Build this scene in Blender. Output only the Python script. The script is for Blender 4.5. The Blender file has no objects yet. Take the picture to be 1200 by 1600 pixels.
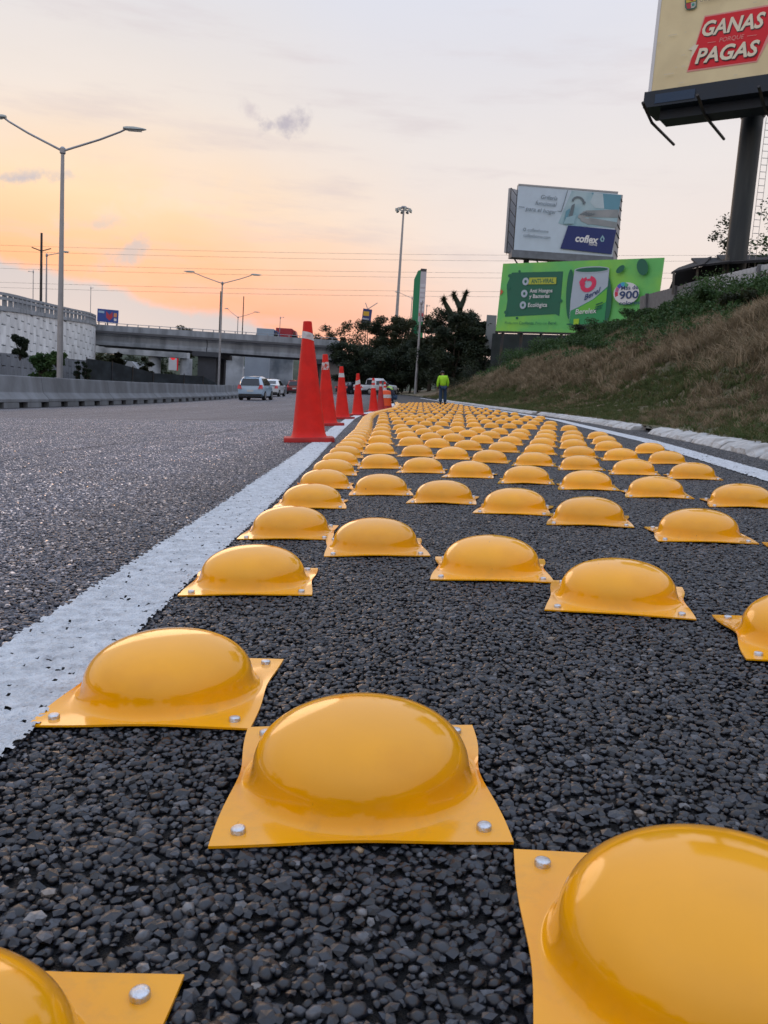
import bpy, bmesh, math, random
import numpy as np
from mathutils import Matrix, Vector
random.seed(7); rng = np.random.default_rng(11)
R = math.radians
scn = bpy.context.scene
COL = scn.collection

# ------------------------------------------------------------------ camera
FPX, PITCH, ROLL, CAMH = 1300.0, 0.1321, 0.003, 0.34
BANK = 0.062                                   # superelevation of the carriageway
T = Matrix.Rotation(-BANK, 4, 'Y')             # carriageway frame (u, v, w) -> world
_f = Vector((0, math.cos(PITCH), -math.sin(PITCH))); _r0 = Vector((1, 0, 0)); _u0 = _r0.cross(_f)
_r = _r0 * math.cos(ROLL) + _u0 * math.sin(ROLL); _u = -_r0 * math.sin(ROLL) + _u0 * math.cos(ROLL)
CAM = T @ Vector((0, 0, CAMH))
cam = bpy.data.cameras.new('camera'); camo = bpy.data.objects.new('camera', cam); COL.objects.link(camo)
cm = Matrix((( _r.x, _u.x, -_f.x, 0), (_r.y, _u.y, -_f.y, 0), (_r.z, _u.z, -_f.z, 0), (0, 0, 0, 1)))
camo.matrix_world = T @ Matrix.Translation((0, 0, CAMH)) @ cm
cam.sensor_fit = 'HORIZONTAL'; cam.sensor_width = 36; cam.lens = 36 * FPX / 1200
cam.clip_start = 0.02; cam.clip_end = 6000
cam.dof.use_dof = True; cam.dof.focus_distance = 1.5; cam.dof.aperture_fstop = 42.0
scn.camera = camo

def ray(px, py):
    return (T @ (_f + _r * ((px - 600) / FPX) - _u * ((py - 800) / FPX)))
def at(px, py, D):
    d = ray(px, py); return CAM + d * (D / d.y)

# ------------------------------------------------------------------ sky, sun, exposure
def N(nt, t, **k):
    n = nt.nodes.new(t)
    for a, b in k.items():
        if a.startswith('i_'): n.inputs[int(a[2:])].default_value = b
        else: setattr(n, a, b)
    return n
def ramp(nt, stops, interp='LINEAR'):
    n = nt.nodes.new('ShaderNodeValToRGB'); cr = n.color_ramp; cr.interpolation = interp
    while len(cr.elements) < len(stops): cr.elements.new(0.5)
    for e, (p, c) in zip(cr.elements, stops):
        e.position = p; e.color = (*c, 1) if len(c) == 3 else c
    return n
def srgb(r, g, b):
    f = lambda c: (c / 255 / 12.92) if c <= 10 else ((c / 255 + .055) / 1.055) ** 2.4
    return (f(r), f(g), f(b))

SUN = ray(120, 478).normalized()
world = bpy.data.worlds.new('World'); scn.world = world; world.use_nodes = True
nt = world.node_tree; nt.nodes.clear(); L = nt.links.new
tc = N(nt, 'ShaderNodeTexCoord')
nrm = N(nt, 'ShaderNodeVectorMath', operation='NORMALIZE'); L(tc.outputs['Generated'], nrm.inputs[0])
sep = N(nt, 'ShaderNodeSeparateXYZ'); L(nrm.outputs[0], sep.inputs[0])
DIR = nrm.outputs[0]
def M_(op, a, b=None, c=None, clamp=False):
    n = N(nt, 'ShaderNodeMath', operation=op, use_clamp=clamp)
    for i, x in enumerate((a, b, c)):
        if x is None: continue
        if isinstance(x, (int, float)): n.inputs[i].default_value = x
        else: L(x, n.inputs[i])
    return n.outputs[0]
def mapr(x, a, b, c=0.0, d=1.0, kind='SMOOTHSTEP'):
    n = N(nt, 'ShaderNodeMapRange', interpolation_type=kind); L(x, n.inputs[0])
    for i, q in zip((1, 2, 3, 4), (a, b, c, d)):
        if isinstance(q, (int, float)): n.inputs[i].default_value = q
        else: L(q, n.inputs[i])
    return n.outputs[0]
def mixc(f, a, b):
    n = N(nt, 'ShaderNodeMix', data_type='RGBA')
    L(f, n.inputs[0]) if not isinstance(f, (int, float)) else setattr(n.inputs[0], 'default_value', f)
    for s, q in ((6, a), (7, b)):
        if isinstance(q, tuple): n.inputs[s].default_value = (*q, 1)
        else: L(q, n.inputs[s])
    return n.outputs[2]
def dotc(v):
    n = N(nt, 'ShaderNodeVectorMath', operation='DOT_PRODUCT'); L(DIR, n.inputs[0]); n.inputs[1].default_value = v
    return n.outputs['Value']
def wnoise(scale, detail=4, vec=None, rough=.55):
    n = N(nt, 'ShaderNodeTexNoise'); L(vec or DIR, n.inputs['Vector'])
    n.inputs['Scale'].default_value = scale; n.inputs['Detail'].default_value = detail; n.inputs['Roughness'].default_value = rough
    return n.outputs['Fac']
Z = sep.outputs['Z']
hazy = ramp(nt, [(0.0, srgb(226, 203, 196)), (.08, srgb(229, 206, 196)), (.17, srgb(229, 214, 206)), (.28, srgb(223, 216, 214)),
                 (.42, srgb(206, 208, 219)), (.7, srgb(186, 197, 220)), (1.0, srgb(174, 190, 218))])
L(Z, hazy.inputs[0])
warm = ramp(nt, [(0.0, srgb(240, 172, 146)), (.09, srgb(248, 160, 126)), (.135, srgb(248, 180, 136)), (.20, srgb(242, 207, 170)),
                 (.30, srgb(225, 213, 203)), (.42, srgb(210, 208, 209)), (.75, srgb(184, 195, 219)), (1.0, srgb(174, 190, 218))])
L(Z, warm.inputs[0])
sd = dotc(tuple(Vector((SUN.x, SUN.y, 0)).normalized()))
glow = mapr(M_('ADD', sd, M_('MULTIPLY', M_('SUBTRACT', wnoise(3.0), .5), .10)), .86, 1.0)
col = mixc(glow, hazy.outputs[0], warm.outputs[0])
# thin high veil, slightly uneven
mp = N(nt, 'ShaderNodeMapping'); L(DIR, mp.inputs['Vector']); mp.inputs['Scale'].default_value = (1.0, 1.0, 3.2)
veil = mapr(wnoise(2.6, 5, mp.outputs[0]), .40, .72, 0, .22)
col = mixc(veil, col, srgb(236, 226, 222))
mp2 = N(nt, 'ShaderNodeMapping'); L(DIR, mp2.inputs['Vector']); mp2.inputs['Scale'].default_value = (2.0, 2.0, 13.0); mp2.inputs['Rotation'].default_value = (.10, .06, 0)
streak = M_('MULTIPLY', mapr(wnoise(2.2, 7, mp2.outputs[0], .6), .50, .74, 0, .42), mapr(Z, .62, .30))
col = mixc(streak, col, srgb(198, 186, 190))
# low grey-blue cloud bank towards the sunset
bank_h = mapr(sep.outputs['X'], -.46, -.05, .138, .060, 'LINEAR')
nb = wnoise(9.0, 6, None, .6)
edge = M_('SUBTRACT', M_('ADD', bank_h, M_('MULTIPLY', M_('SUBTRACT', nb, .5), .055)), Z)
bank = M_('MULTIPLY', mapr(edge, -.004, .010), mapr(sd, .55, .85, 0, .95))
col = mixc(bank, col, srgb(184, 186, 194))
# a few small loose clouds
def blob(px, py, a, b, tilt, dens, c):
    global col
    d = ray(px, py).normalized(); e1 = d.cross(Vector((0, 0, 1))).normalized(); e2 = e1.cross(d)
    e1, e2 = e1 * math.cos(tilt) + e2 * math.sin(tilt), e2 * math.cos(tilt) - e1 * math.sin(tilt)
    x = M_('DIVIDE', dotc(tuple(e1)), a); y = M_('DIVIDE', dotc(tuple(e2)), b)
    r = M_('SQRT', M_('ADD', M_('MULTIPLY', x, x), M_('MULTIPLY', y, y)))
    front = M_('GREATER_THAN', dotc(tuple(d)), .5)
    n = wnoise(34.0, 6, None, .62)
    k = mapr(M_('ADD', M_('SUBTRACT', 1.0, r), M_('MULTIPLY', M_('SUBTRACT', n, .5), 3.0)), .15, 1.1, 0, dens)
    col = mixc(M_('MULTIPLY', k, front), col, c)
blob(447, 190, .036, .021, .25, .95, srgb(178, 172, 182))
blob(392, 172, .016, .014, -.5, .7, srgb(196, 186, 190))
blob(38, 278, .060, .013, .2, .95, srgb(180, 176, 186))
blob(200, 392, .060, .017, .55, .9, srgb(194, 182, 182))
blob(150, 352, .050, .011, .2, .8, srgb(204, 188, 180))
blob(185, 372, .030, .008, .1, .7, srgb(198, 184, 182))
blob(300, 300, .16, .030, .3, .30, srgb(228, 210, 196))
blob(120, 250, .14, .022, .25, .30, srgb(236, 214, 188))
sky = N(nt, 'ShaderNodeTexSky', sky_type='NISHITA', sun_disc=False)
sky.sun_elevation = R(4.0); sky.sun_rotation = math.atan2(SUN.x, SUN.y)
skys = N(nt, 'ShaderNodeVectorMath', operation='SCALE'); L(sky.outputs[0], skys.inputs[0]); skys.inputs['Scale'].default_value = .08
col = mixc(.06, col, skys.outputs[0])
up_ = N(nt, 'ShaderNodeVectorMath', operation='SCALE'); L(col, up_.inputs[0]); L(mapr(Z, .30, 1.0, 1.0, 1.65), up_.inputs['Scale'])   # hazy sky, brighter overhead
bg = N(nt, 'ShaderNodeBackground'); L(up_.outputs[0], bg.inputs[0]); bg.inputs[1].default_value = 1.0
wo = N(nt, 'ShaderNodeOutputWorld'); L(bg.outputs[0], wo.inputs[0])

sl = bpy.data.lights.new('sun', 'SUN'); sl.energy = .30; sl.angle = R(28); sl.color = (1, .66, .42)
so = bpy.data.objects.new('sun', sl); COL.objects.link(so)
sdir = Vector((SUN.x, SUN.y, .10)).normalized()
so.rotation_euler = sdir.to_track_quat('Z', 'Y').to_euler(); so.location = (0, 0, 60)

scn.view_settings.view_transform = 'Standard'; scn.view_settings.look = 'None'
scn.view_settings.exposure = 0.27; scn.view_settings.gamma = 1.0; scn.view_settings.use_curve_mapping = False
scn.render.engine = 'CYCLES'
scn.cycles.use_denoising = True
scn.cycles.max_bounces = 6; scn.cycles.diffuse_bounces = 3; scn.cycles.glossy_bounces = 3
scn.cycles.transparent_max_bounces = 8

# ------------------------------------------------------------------ helpers
def mat(name, c, rough=.6, metal=0.0, var=.12, vscale=6.0, bump=0.0, bscale=40.0, coat=0.0, spec=.5, c2=None, mixs=3.0,
        lo=.42, hi=.62, transl=0.0, objrand=0.0, emit=0.0, coords='Object', stretch=None, vdetail=5):
    """Principled paint: base colour with soft uneven wear, optional second colour in patches, fine relief."""
    m = bpy.data.materials.new(name); m.use_nodes = True
    t = m.node_tree; b = t.nodes['Principled BSDF']; l = t.links.new
    tcn = N(t, 'ShaderNodeTexCoord'); src = tcn.outputs[coords]
    if stretch:
        mpn = N(t, 'ShaderNodeMapping'); l(src, mpn.inputs['Vector']); mpn.inputs['Scale'].default_value = stretch; src = mpn.outputs[0]
    n1 = N(t, 'ShaderNodeTexNoise'); l(src, n1.inputs['Vector']); n1.inputs['Scale'].default_value = vscale; n1.inputs['Detail'].default_value = vdetail
    hsv = N(t, 'ShaderNodeHueSaturation'); hsv.inputs['Color'].default_value = (*c, 1)
    if c2:
        n2 = N(t, 'ShaderNodeTexNoise'); l(src, n2.inputs['Vector']); n2.inputs['Scale'].default_value = mixs; n2.inputs['Detail'].default_value = 6
        mr = N(t, 'ShaderNodeMapRange'); l(n2.outputs['Fac'], mr.inputs[0]); mr.inputs[1].default_value = lo; mr.inputs[2].default_value = hi
        mx = N(t, 'ShaderNodeMix', data_type='RGBA'); l(mr.outputs[0], mx.inputs[0])
        mx.inputs[6].default_value = (*c, 1); mx.inputs[7].default_value = (*c2, 1); l(mx.outputs[2], hsv.inputs['Color'])
    mv = N(t, 'ShaderNodeMapRange'); l(n1.outputs['Fac'], mv.inputs[0]); mv.inputs[1].default_value = .25; mv.inputs[2].default_value = .75
    mv.inputs[3].default_value = 1 - var; mv.inputs[4].default_value = 1 + var
    val = mv.outputs[0]
    if objrand:
        oi = N(t, 'ShaderNodeObjectInfo'); r_ = N(t, 'ShaderNodeMapRange'); l(oi.outputs['Random'], r_.inputs[0])
        r_.inputs[3].default_value = 1 - objrand; r_.inputs[4].default_value = 1 + objrand
        mm = N(t, 'ShaderNodeMath', operation='MULTIPLY'); l(val, mm.inputs[0]); l(r_.outputs[0], mm.inputs[1]); val = mm.outputs[0]
    l(val, hsv.inputs['Value']); l(hsv.outputs[0], b.inputs['Base Color'])
    b.inputs['Metallic'].default_value = metal; b.inputs['Specular IOR Level'].default_value = spec
    rr = N(t, 'ShaderNodeMapRange'); l(n1.outputs['Fac'], rr.inputs[0]); rr.inputs[3].default_value = max(.03, rough - .08); rr.inputs[4].default_value = min(1, rough + .08)
    l(rr.outputs[0], b.inputs['Roughness'])
    if coat: b.inputs['Coat Weight'].default_value = coat; b.inputs['Coat Roughness'].default_value = .08
    if bump:
        n3 = N(t, 'ShaderNodeTexNoise'); l(src, n3.inputs['Vector']); n3.inputs['Scale'].default_value = bscale; n3.inputs['Detail'].default_value = 6
        bp = N(t, 'ShaderNodeBump'); l(n3.outputs['Fac'], bp.inputs['Height']); bp.inputs['Strength'].default_value = bump; bp.inputs['Distance'].default_value = .02
        l(bp.outputs[0], b.inputs['Normal'])
    if emit:
        b.inputs['Emission Color'].default_value = (*c, 1); b.inputs['Emission Strength'].default_value = emit
    if transl:
        tr = N(t, 'ShaderNodeBsdfTranslucent'); l(hsv.outputs[0], tr.inputs[0])
        ms = N(t, 'ShaderNodeMixShader'); ms.inputs[0].default_value = transl
        l(b.outputs[0], ms.inputs[1]); l(tr.outputs[0], ms.inputs[2]); l(ms.outputs[0], t.nodes['Material Output'].inputs[0])
    return m

class MB:
    """collects polygons; build() links them as one mesh object"""
    def __init__(s): s.v = []; s.f = []; s.mi = []
    def add(s, vs, fs, mi=0):
        o = len(s.v); s.v += [tuple(x) for x in vs]; s.f += [tuple(o + i for i in q) for q in fs]; s.mi += [mi] * len(fs); return s
    def box(s, c, d, M=None, mi=0, taper=1.0):
        x, y, z = (q / 2 for q in d)
        vs = [Vector((sx * x * (taper if sz > 0 else 1), sy * y * (taper if sz > 0 else 1), sz * z)) + Vector(c) for sz in (-1, 1) for sy in (-1, 1) for sx in (-1, 1)]
        if M is not None: vs = [M @ q for q in vs]
        return s.add(vs, [(0, 2, 3, 1), (4, 5, 7, 6), (0, 1, 5, 4), (2, 6, 7, 3), (0, 4, 6, 2), (1, 3, 7, 5)], mi)
    def tube(s, pts, rad, n=10, mi=0, cap=True):
        pts = [Vector(p) for p in pts]; rad = rad if isinstance(rad, (list, tuple)) else [rad] * len(pts)
        vs = []; up = None
        for i, p in enumerate(pts):
            d = (pts[min(i + 1, len(pts) - 1)] - pts[max(i - 1, 0)]).normalized()
            if up is None: up = Vector((1, 0, 0)) if abs(d.x) < .9 else Vector((0, 1, 0))
            a = d.cross(up).normalized(); b = d.cross(a)
            vs += [p + (a * math.cos(2 * math.pi * k / n) + b * math.sin(2 * math.pi * k / n)) * rad[i] for k in range(n)]
        fs = [(i * n + k, i * n + (k + 1) % n, (i + 1) * n + (k + 1) % n, (i + 1) * n + k) for i in range(len(pts) - 1) for k in range(n)]
        if cap: fs += [tuple(range(n)), tuple(reversed(range((len(pts) - 1) * n, len(pts) * n)))]
        return s.add(vs, fs, mi)
    def lathe(s, prof, n=24, M=None, mi=0, cap=True):
        vs = [Vector((r * math.cos(2 * math.pi * k / n), r * math.sin(2 * math.pi * k / n), z)) for r, z in prof for k in range(n)]
        if M is not None: vs = [M @ q for q in vs]
        m = len(prof)
        fs = [(i * n + k, i * n + (k + 1) % n, (i + 1) * n + (k + 1) % n, (i + 1) * n + k) for i in range(m - 1) for k in range(n)]
        if cap: fs += [tuple(reversed(range(n))), tuple(range((m - 1) * n, m * n))]
        return s.add(vs, fs, mi)
    def prism(s, poly, t, O, ex, ey, ez, mi=0, z0=0.0):
        """polygon (s,t) extruded from z0 to z0+t along ez in the frame O,ex,ey,ez"""
        n = len(poly)
        vs = [O + ex * a + ey * b + ez * z0 for a, b in poly] + [O + ex * a + ey * b + ez * (z0 + t) for a, b in poly]
        return s.add(vs, [tuple(reversed(range(n))), tuple(range(n, 2 * n))] + [(k, (k + 1) % n, n + (k + 1) % n, n + k) for k in range(n)], mi)
    def mesh(s, name, mats):
        me = bpy.data.meshes.new(name); me.from_pydata(s.v, [], s.f)
        for m in (mats if isinstance(mats, (list, tuple)) else [mats]): me.materials.append(m)
        if any(s.mi): me.polygons.foreach_set('material_index', s.mi)
        return me
    def build(s, name, mats, parent=None, smooth=False, M=None, bevel=0.0):
        return put(name, s.mesh(name, mats), parent, smooth, M, bevel)

def put(name, me, parent=None, smooth=False, M=None, bevel=0.0):
    o = bpy.data.objects.new(name, me); COL.objects.link(o)
    if smooth is True: me.polygons.foreach_set('use_smooth', [True] * len(me.polygons))
    elif smooth: smooth_by_angle(me, smooth)
    if bevel:
        md = o.modifiers.new('bevel', 'BEVEL'); md.width = bevel; md.segments = 2; md.limit_method = 'ANGLE'
    if parent is not None: o.parent = parent
    if M is not None:
        if parent is None: o.matrix_world = M
        else: o.matrix_local = M
    return o
def smooth_by_angle(me, ang):
    bm = bmesh.new(); bm.from_mesh(me)
    for f in bm.faces: f.smooth = True
    for e in bm.edges:
        if len(e.link_faces) == 2 and e.calc_face_angle(0) > ang: e.smooth = False
    bm.to_mesh(me); bm.free()
def tag(o, label=None, cat=None, group=None, kind=None):
    if label: o['label'] = label
    if cat: o['category'] = cat
    if group: o['group'] = group
    if kind: o['kind'] = kind
    return o
def thing(name, label, cat, M=None, group=None):
    o = bpy.data.objects.new(name, None); COL.objects.link(o); o.empty_display_size = .2
    if M is not None: o.matrix_world = M if isinstance(M, Matrix) else Matrix.Translation(M)
    return tag(o, label, cat, group)
def copy_tree(o, M=None, label=None, parent=None):
    c = o.copy(); COL.objects.link(c)
    if parent is not None: c.parent = parent
    for ch in o.children: copy_tree(ch, None, None, c)
    if M is not None: c.matrix_world = M
    if label: c['label'] = label
    return c
ORD = ['', 'first', 'second', 'third', 'fourth', 'fifth', 'sixth', 'seventh', 'eighth', 'ninth', 'tenth', 'eleventh', 'twelfth', 'thirteenth', 'fourteenth', 'fifteenth', 'sixteenth', 'seventeenth', 'eighteenth', 'nineteenth', 'twentieth']

# ------------------------------------------------------------------ carriageway shape (road frame)
_pv = [-30, 12, 18, 25, 33, 43, 53, 69, 95, 110, 125, 400]; _pw = [0, 0, .008, .03, .08, .19, .31, .60, 1.08, 1.28, 1.36, 1.40]
_gv = np.linspace(-30, 400, 4301); _gw = np.interp(_gv, _pv, _pw); _k = np.hanning(61); _k /= _k.sum()
_gw = np.convolve(np.pad(_gw, 30, mode='edge'), _k, 'valid')
def road_w(u, v): return np.interp(v, _gv, _gw) + .009 * np.maximum(0, -(np.asarray(u) + 1.2))
def KERB(v): return np.interp(v, [-20, -10, 0, 4.9, 6.65, 9.4, 12.5, 18.6, 31, 45, 60, 80, 100, 130], [-2.6, -.45, 1.40, 2.27, 2.55, 2.90, 3.22, 3.72, 4.25, 4.35, 4.0, 2.9, 1.3, -2.5])
def LINE_R(v): return np.interp(v, [-20, -10, 0, 3.5, 7.3, 15.5, 25, 35, 50, 80], [-3.2, -.95, .96, 1.63, 2.22, 3.12, 3.65, 3.95, 3.9, 2.4])
def LINE_L(v): return np.interp(v, [-20, 0, 1.3, 2.6, 5, 10, 16, 20, 25, 31, 40, 50, 65, 100], [-.34, -.36, -.36, -.365, -.40, -.49, -.56, -.52, -.28, .18, .5, .55, .35, -2.5])
def BARR(v): return np.interp(v, [-20, 45, 70, 100, 140], [-11.0, -11.0, -11.3, -12.6, -17])
def RP(u, v, w=0.0): return T @ Vector((u, v, float(road_w(u, v)) + w))
def RM(u, v, rz=0.0, w=0.0):
    sl = float(road_w(u, v + .5) - road_w(u, v - .5)); cx = float(road_w(u + .2, v) - road_w(u - .2, v)) / .4
    return T @ Matrix.Translation((u, v, float(road_w(u, v)) + w)) @ Matrix.Rotation(math.atan(sl), 4, 'X') @ Matrix.Rotation(-math.atan(cx), 4, 'Y') @ Matrix.Rotation(rz, 4, 'Z')

def grid_mesh(name, us, vs, wfun, m, kind='structure', smooth=True):
    """strip mesh; us(v)->array of u for each v"""
    V = []; n = None
    for v in vs:
        uu = us(v); n = len(uu); ww = wfun(uu, v)
        V.append(np.stack([uu, np.full(n, v), ww], 1))
    V = np.concatenate(V); mvs = len(vs)
    idx = np.arange(n * mvs).reshape(mvs, n)
    F = np.stack([idx[:-1, :-1], idx[:-1, 1:], idx[1:, 1:], idx[1:, :-1]], -1).reshape(-1, 4)
    me = bpy.data.meshes.new(name); me.from_pydata(V.tolist(), [], F.tolist()); me.materials.append(m)
    o = put(name, me, None, smooth, T); 
    if kind: o['kind'] = kind
    return o

# ------------------------------------------------------------------ materials of the ground
def asphalt(name, binder, stone, light, scale):
    m = bpy.data.materials.new(name); m.use_nodes = True; t = m.node_tree; b = t.nodes['Principled BSDF']; l = t.links.new
    tcn = N(t, 'ShaderNodeTexCoord'); src = tcn.outputs['Object']
    v = N(t, 'ShaderNodeTexVoronoi'); l(src, v.inputs['Vector']); v.inputs['Scale'].default_value = scale; v.inputs['Randomness'].default_value = .9
    bw = N(t, 'ShaderNodeRGBToBW'); l(v.outputs['Color'], bw.inputs[0])
    cr = ramp(t, [(0.0, stone), (.55, tuple(x * 1.35 for x in stone)), (.9, light)]); l(bw.outputs[0], cr.inputs[0])
    dd = N(t, 'ShaderNodeMapRange'); l(v.outputs['Distance'], dd.inputs[0]); dd.inputs[1].default_value = .25; dd.inputs[2].default_value = .62
    mx = N(t, 'ShaderNodeMix', data_type='RGBA'); l(dd.outputs[0], mx.inputs[0]); l(cr.outputs[0], mx.inputs[6]); mx.inputs[7].default_value = (*binder, 1)
    # worn wheel tracks and patches: long streaks along the lane
    mp = N(t, 'ShaderNodeMapping'); l(src, mp.inputs['Vector']); mp.inputs['Scale'].default_value = (.9, .05, 1)
    n = N(t, 'ShaderNodeTexNoise'); l(mp.outputs[0], n.inputs['Vector']); n.inputs['Scale'].default_value = 1.0; n.inputs['Detail'].default_value = 6
    mr = N(t, 'ShaderNodeMapRange'); l(n.outputs['Fac'], mr.inputs[0]); mr.inputs[1].default_value = .3; mr.inputs[2].default_value = .7; mr.inputs[3].default_value = .78; mr.inputs[4].default_value = 1.25
    n2 = N(t, 'ShaderNodeTexNoise'); l(src, n2.inputs['Vector']); n2.inputs['Scale'].default_value = 2.3; n2.inputs['Detail'].default_value = 8
    mr2 = N(t, 'ShaderNodeMapRange'); l(n2.outputs['Fac'], mr2.inputs[0]); mr2.inputs[1].default_value = .3; mr2.inputs[2].default_value = .7; mr2.inputs[3].default_value = .85; mr2.inputs[4].default_value = 1.15
    # traffic lanes older and greyer than the new strip, their sheen also painted in
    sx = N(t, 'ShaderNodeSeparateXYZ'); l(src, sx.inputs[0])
    old_sheen = N(t, 'ShaderNodeMapRange'); l(sx.outputs['X'], old_sheen.inputs[0]); old_sheen.inputs[1].default_value = -.3; old_sheen.inputs[2].default_value = -2.6
    old_sheen.inputs[3].default_value = 1.0; old_sheen.inputs[4].default_value = 5.6
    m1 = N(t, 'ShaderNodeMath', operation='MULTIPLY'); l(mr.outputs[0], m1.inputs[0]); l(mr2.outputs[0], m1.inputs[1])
    m2 = N(t, 'ShaderNodeMath', operation='MULTIPLY'); l(m1.outputs[0], m2.inputs[0]); l(old_sheen.outputs[0], m2.inputs[1])
    hs = N(t, 'ShaderNodeHueSaturation'); l(mx.outputs[2], hs.inputs['Color']); l(m2.outputs[0], hs.inputs['Value'])
    tn = N(t, 'ShaderNodeMix', data_type='RGBA', blend_type='MULTIPLY'); tn.inputs[0].default_value = 1; l(hs.outputs[0], tn.inputs[6]); tn.inputs[7].default_value = (1.04, .98, 1.0, 1)
    l(tn.outputs[2], b.inputs['Base Color']); b.inputs['Roughness'].default_value = .66; b.inputs['Specular IOR Level'].default_value = .35
    bp = N(t, 'ShaderNodeBump', invert=True); l(v.outputs['Distance'], bp.inputs['Height']); bp.inputs['Strength'].default_value = .9; bp.inputs['Distance'].default_value = .006
    l(bp.outputs[0], b.inputs['Normal'])
    return m
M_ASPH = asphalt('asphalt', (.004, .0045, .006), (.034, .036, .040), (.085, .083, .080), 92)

def stone_mat():
    m = bpy.data.materials.new('aggregate'); m.use_nodes = True; t = m.node_tree; b = t.nodes['Principled BSDF']; l = t.links.new
    at_ = N(t, 'ShaderNodeAttribute', attribute_name='tone')
    cr = ramp(t, [(0.0, (.003, .004, .007)), (.46, (.006, .008, .0135)), (.72, (.019, .023, .032)), (.89, (.058, .063, .075)), (.97, (.15, .15, .155)), (1.0, (.26, .17, .08))]); l(at_.outputs['Fac'], cr.inputs[0])
    ge = N(t, 'ShaderNodeNewGeometry'); n = N(t, 'ShaderNodeTexNoise'); l(ge.outputs['Position'], n.inputs['Vector']); n.inputs['Scale'].default_value = 260; n.inputs['Detail'].default_value = 4
    mr = N(t, 'ShaderNodeMapRange'); l(n.outputs['Fac'], mr.inputs[0]); mr.inputs[1].default_value = .3; mr.inputs[2].default_value = .7; mr.inputs[3].default_value = .65; mr.inputs[4].default_value = 1.4
    n3 = N(t, 'ShaderNodeTexNoise'); l(ge.outputs['Position'], n3.inputs['Vector']); n3.inputs['Scale'].default_value = 2.2; n3.inputs['Detail'].default_value = 5
    mr3 = N(t, 'ShaderNodeMapRange'); l(n3.outputs['Fac'], mr3.inputs[0]); mr3.inputs[1].default_value = .3; mr3.inputs[2].default_value = .7; mr3.inputs[3].default_value = .8; mr3.inputs[4].default_value = 1.2
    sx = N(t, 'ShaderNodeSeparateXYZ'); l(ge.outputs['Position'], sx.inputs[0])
    old_sheen = N(t, 'ShaderNodeMapRange'); l(sx.outputs['X'], old_sheen.inputs[0]); old_sheen.inputs[1].default_value = -.3; old_sheen.inputs[2].default_value = -1.1
    old_sheen.inputs[3].default_value = 1.0; old_sheen.inputs[4].default_value = 9.5  # left lane stones brightened and warmed below, beige glints put into their colour
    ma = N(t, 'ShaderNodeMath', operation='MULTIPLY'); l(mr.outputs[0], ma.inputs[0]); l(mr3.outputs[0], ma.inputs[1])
    mb_ = N(t, 'ShaderNodeMath', operation='MULTIPLY'); l(ma.outputs[0], mb_.inputs[0]); l(old_sheen.outputs[0], mb_.inputs[1])
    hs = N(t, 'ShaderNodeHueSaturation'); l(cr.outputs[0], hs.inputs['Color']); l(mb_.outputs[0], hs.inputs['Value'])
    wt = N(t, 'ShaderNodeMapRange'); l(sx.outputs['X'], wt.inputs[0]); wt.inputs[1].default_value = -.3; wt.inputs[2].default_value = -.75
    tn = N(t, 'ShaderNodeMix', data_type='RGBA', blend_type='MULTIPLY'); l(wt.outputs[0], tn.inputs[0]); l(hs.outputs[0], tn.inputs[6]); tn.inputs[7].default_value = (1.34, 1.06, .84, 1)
    l(tn.outputs[2], b.inputs['Base Color']); b.inputs['Roughness'].default_value = .36; b.inputs['Specular IOR Level'].default_value = .6
    bp = N(t, 'ShaderNodeBump'); l(n.outputs['Fac'], bp.inputs['Height']); bp.inputs['Strength'].default_value = .5; bp.inputs['Distance'].default_value = .001
    l(bp.outputs[0], b.inputs['Normal'])
    return m
M_STONE = stone_mat()
M_PAINT = mat('white_road_paint', (.66, .69, .72), .7, var=.2, vscale=26, bump=.8, bscale=120, c2=(.48, .50, .53), mixs=40, lo=.50, hi=.72)
M_KERB = mat('worn_white_concrete', (.46, .46, .45), .85, var=.3, vscale=9, bump=.8, bscale=22, c2=(.20, .19, .175), mixs=5, lo=.5, hi=.72, objrand=.12)
M_SOIL = mat('embankment_soil', (.16, .115, .07), .95, var=.35, vscale=3.5, bump=1.0, bscale=5, c2=(.075, .075, .034), mixs=.35, lo=.42, hi=.58)
M_EARTH = mat('earth', (.07, .062, .045), .95, var=.3, vscale=.2, c2=(.045, .06, .03), mixs=.03)

# ------------------------------------------------------------------ ground, road
bm_ = MB(); S_ = 3000
vs = []
o = MB().add([(-S_, -400, -2.6), (S_, -400, -2.6), (S_, S_, -2.6), (-S_, S_, -2.6)], [(0, 1, 2, 3)]).build('ground', M_EARTH); o['kind'] = 'structure'
vv = np.concatenate([np.arange(-14, 0, 1.0), np.arange(0, 9, .25), np.arange(9, 60, 1.0), np.arange(60, 240, 4.0)])
def road_us(v):
    k = float(KERB(v)) + .45
    return np.concatenate([np.linspace(-30, -12, 7), np.linspace(-11.4, k, 26)])
def road_ws(u, v):
    w = road_w(u, v)
    near = np.clip((14.2 - v) / 1.5, 0, 1) * np.clip((u + 8.4) / .8, 0, 1)   # the binder lies below the loose-looking aggregate
    return w - .0062 * near
road = grid_mesh('road', road_us, vv, road_ws, M_ASPH)

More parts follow.
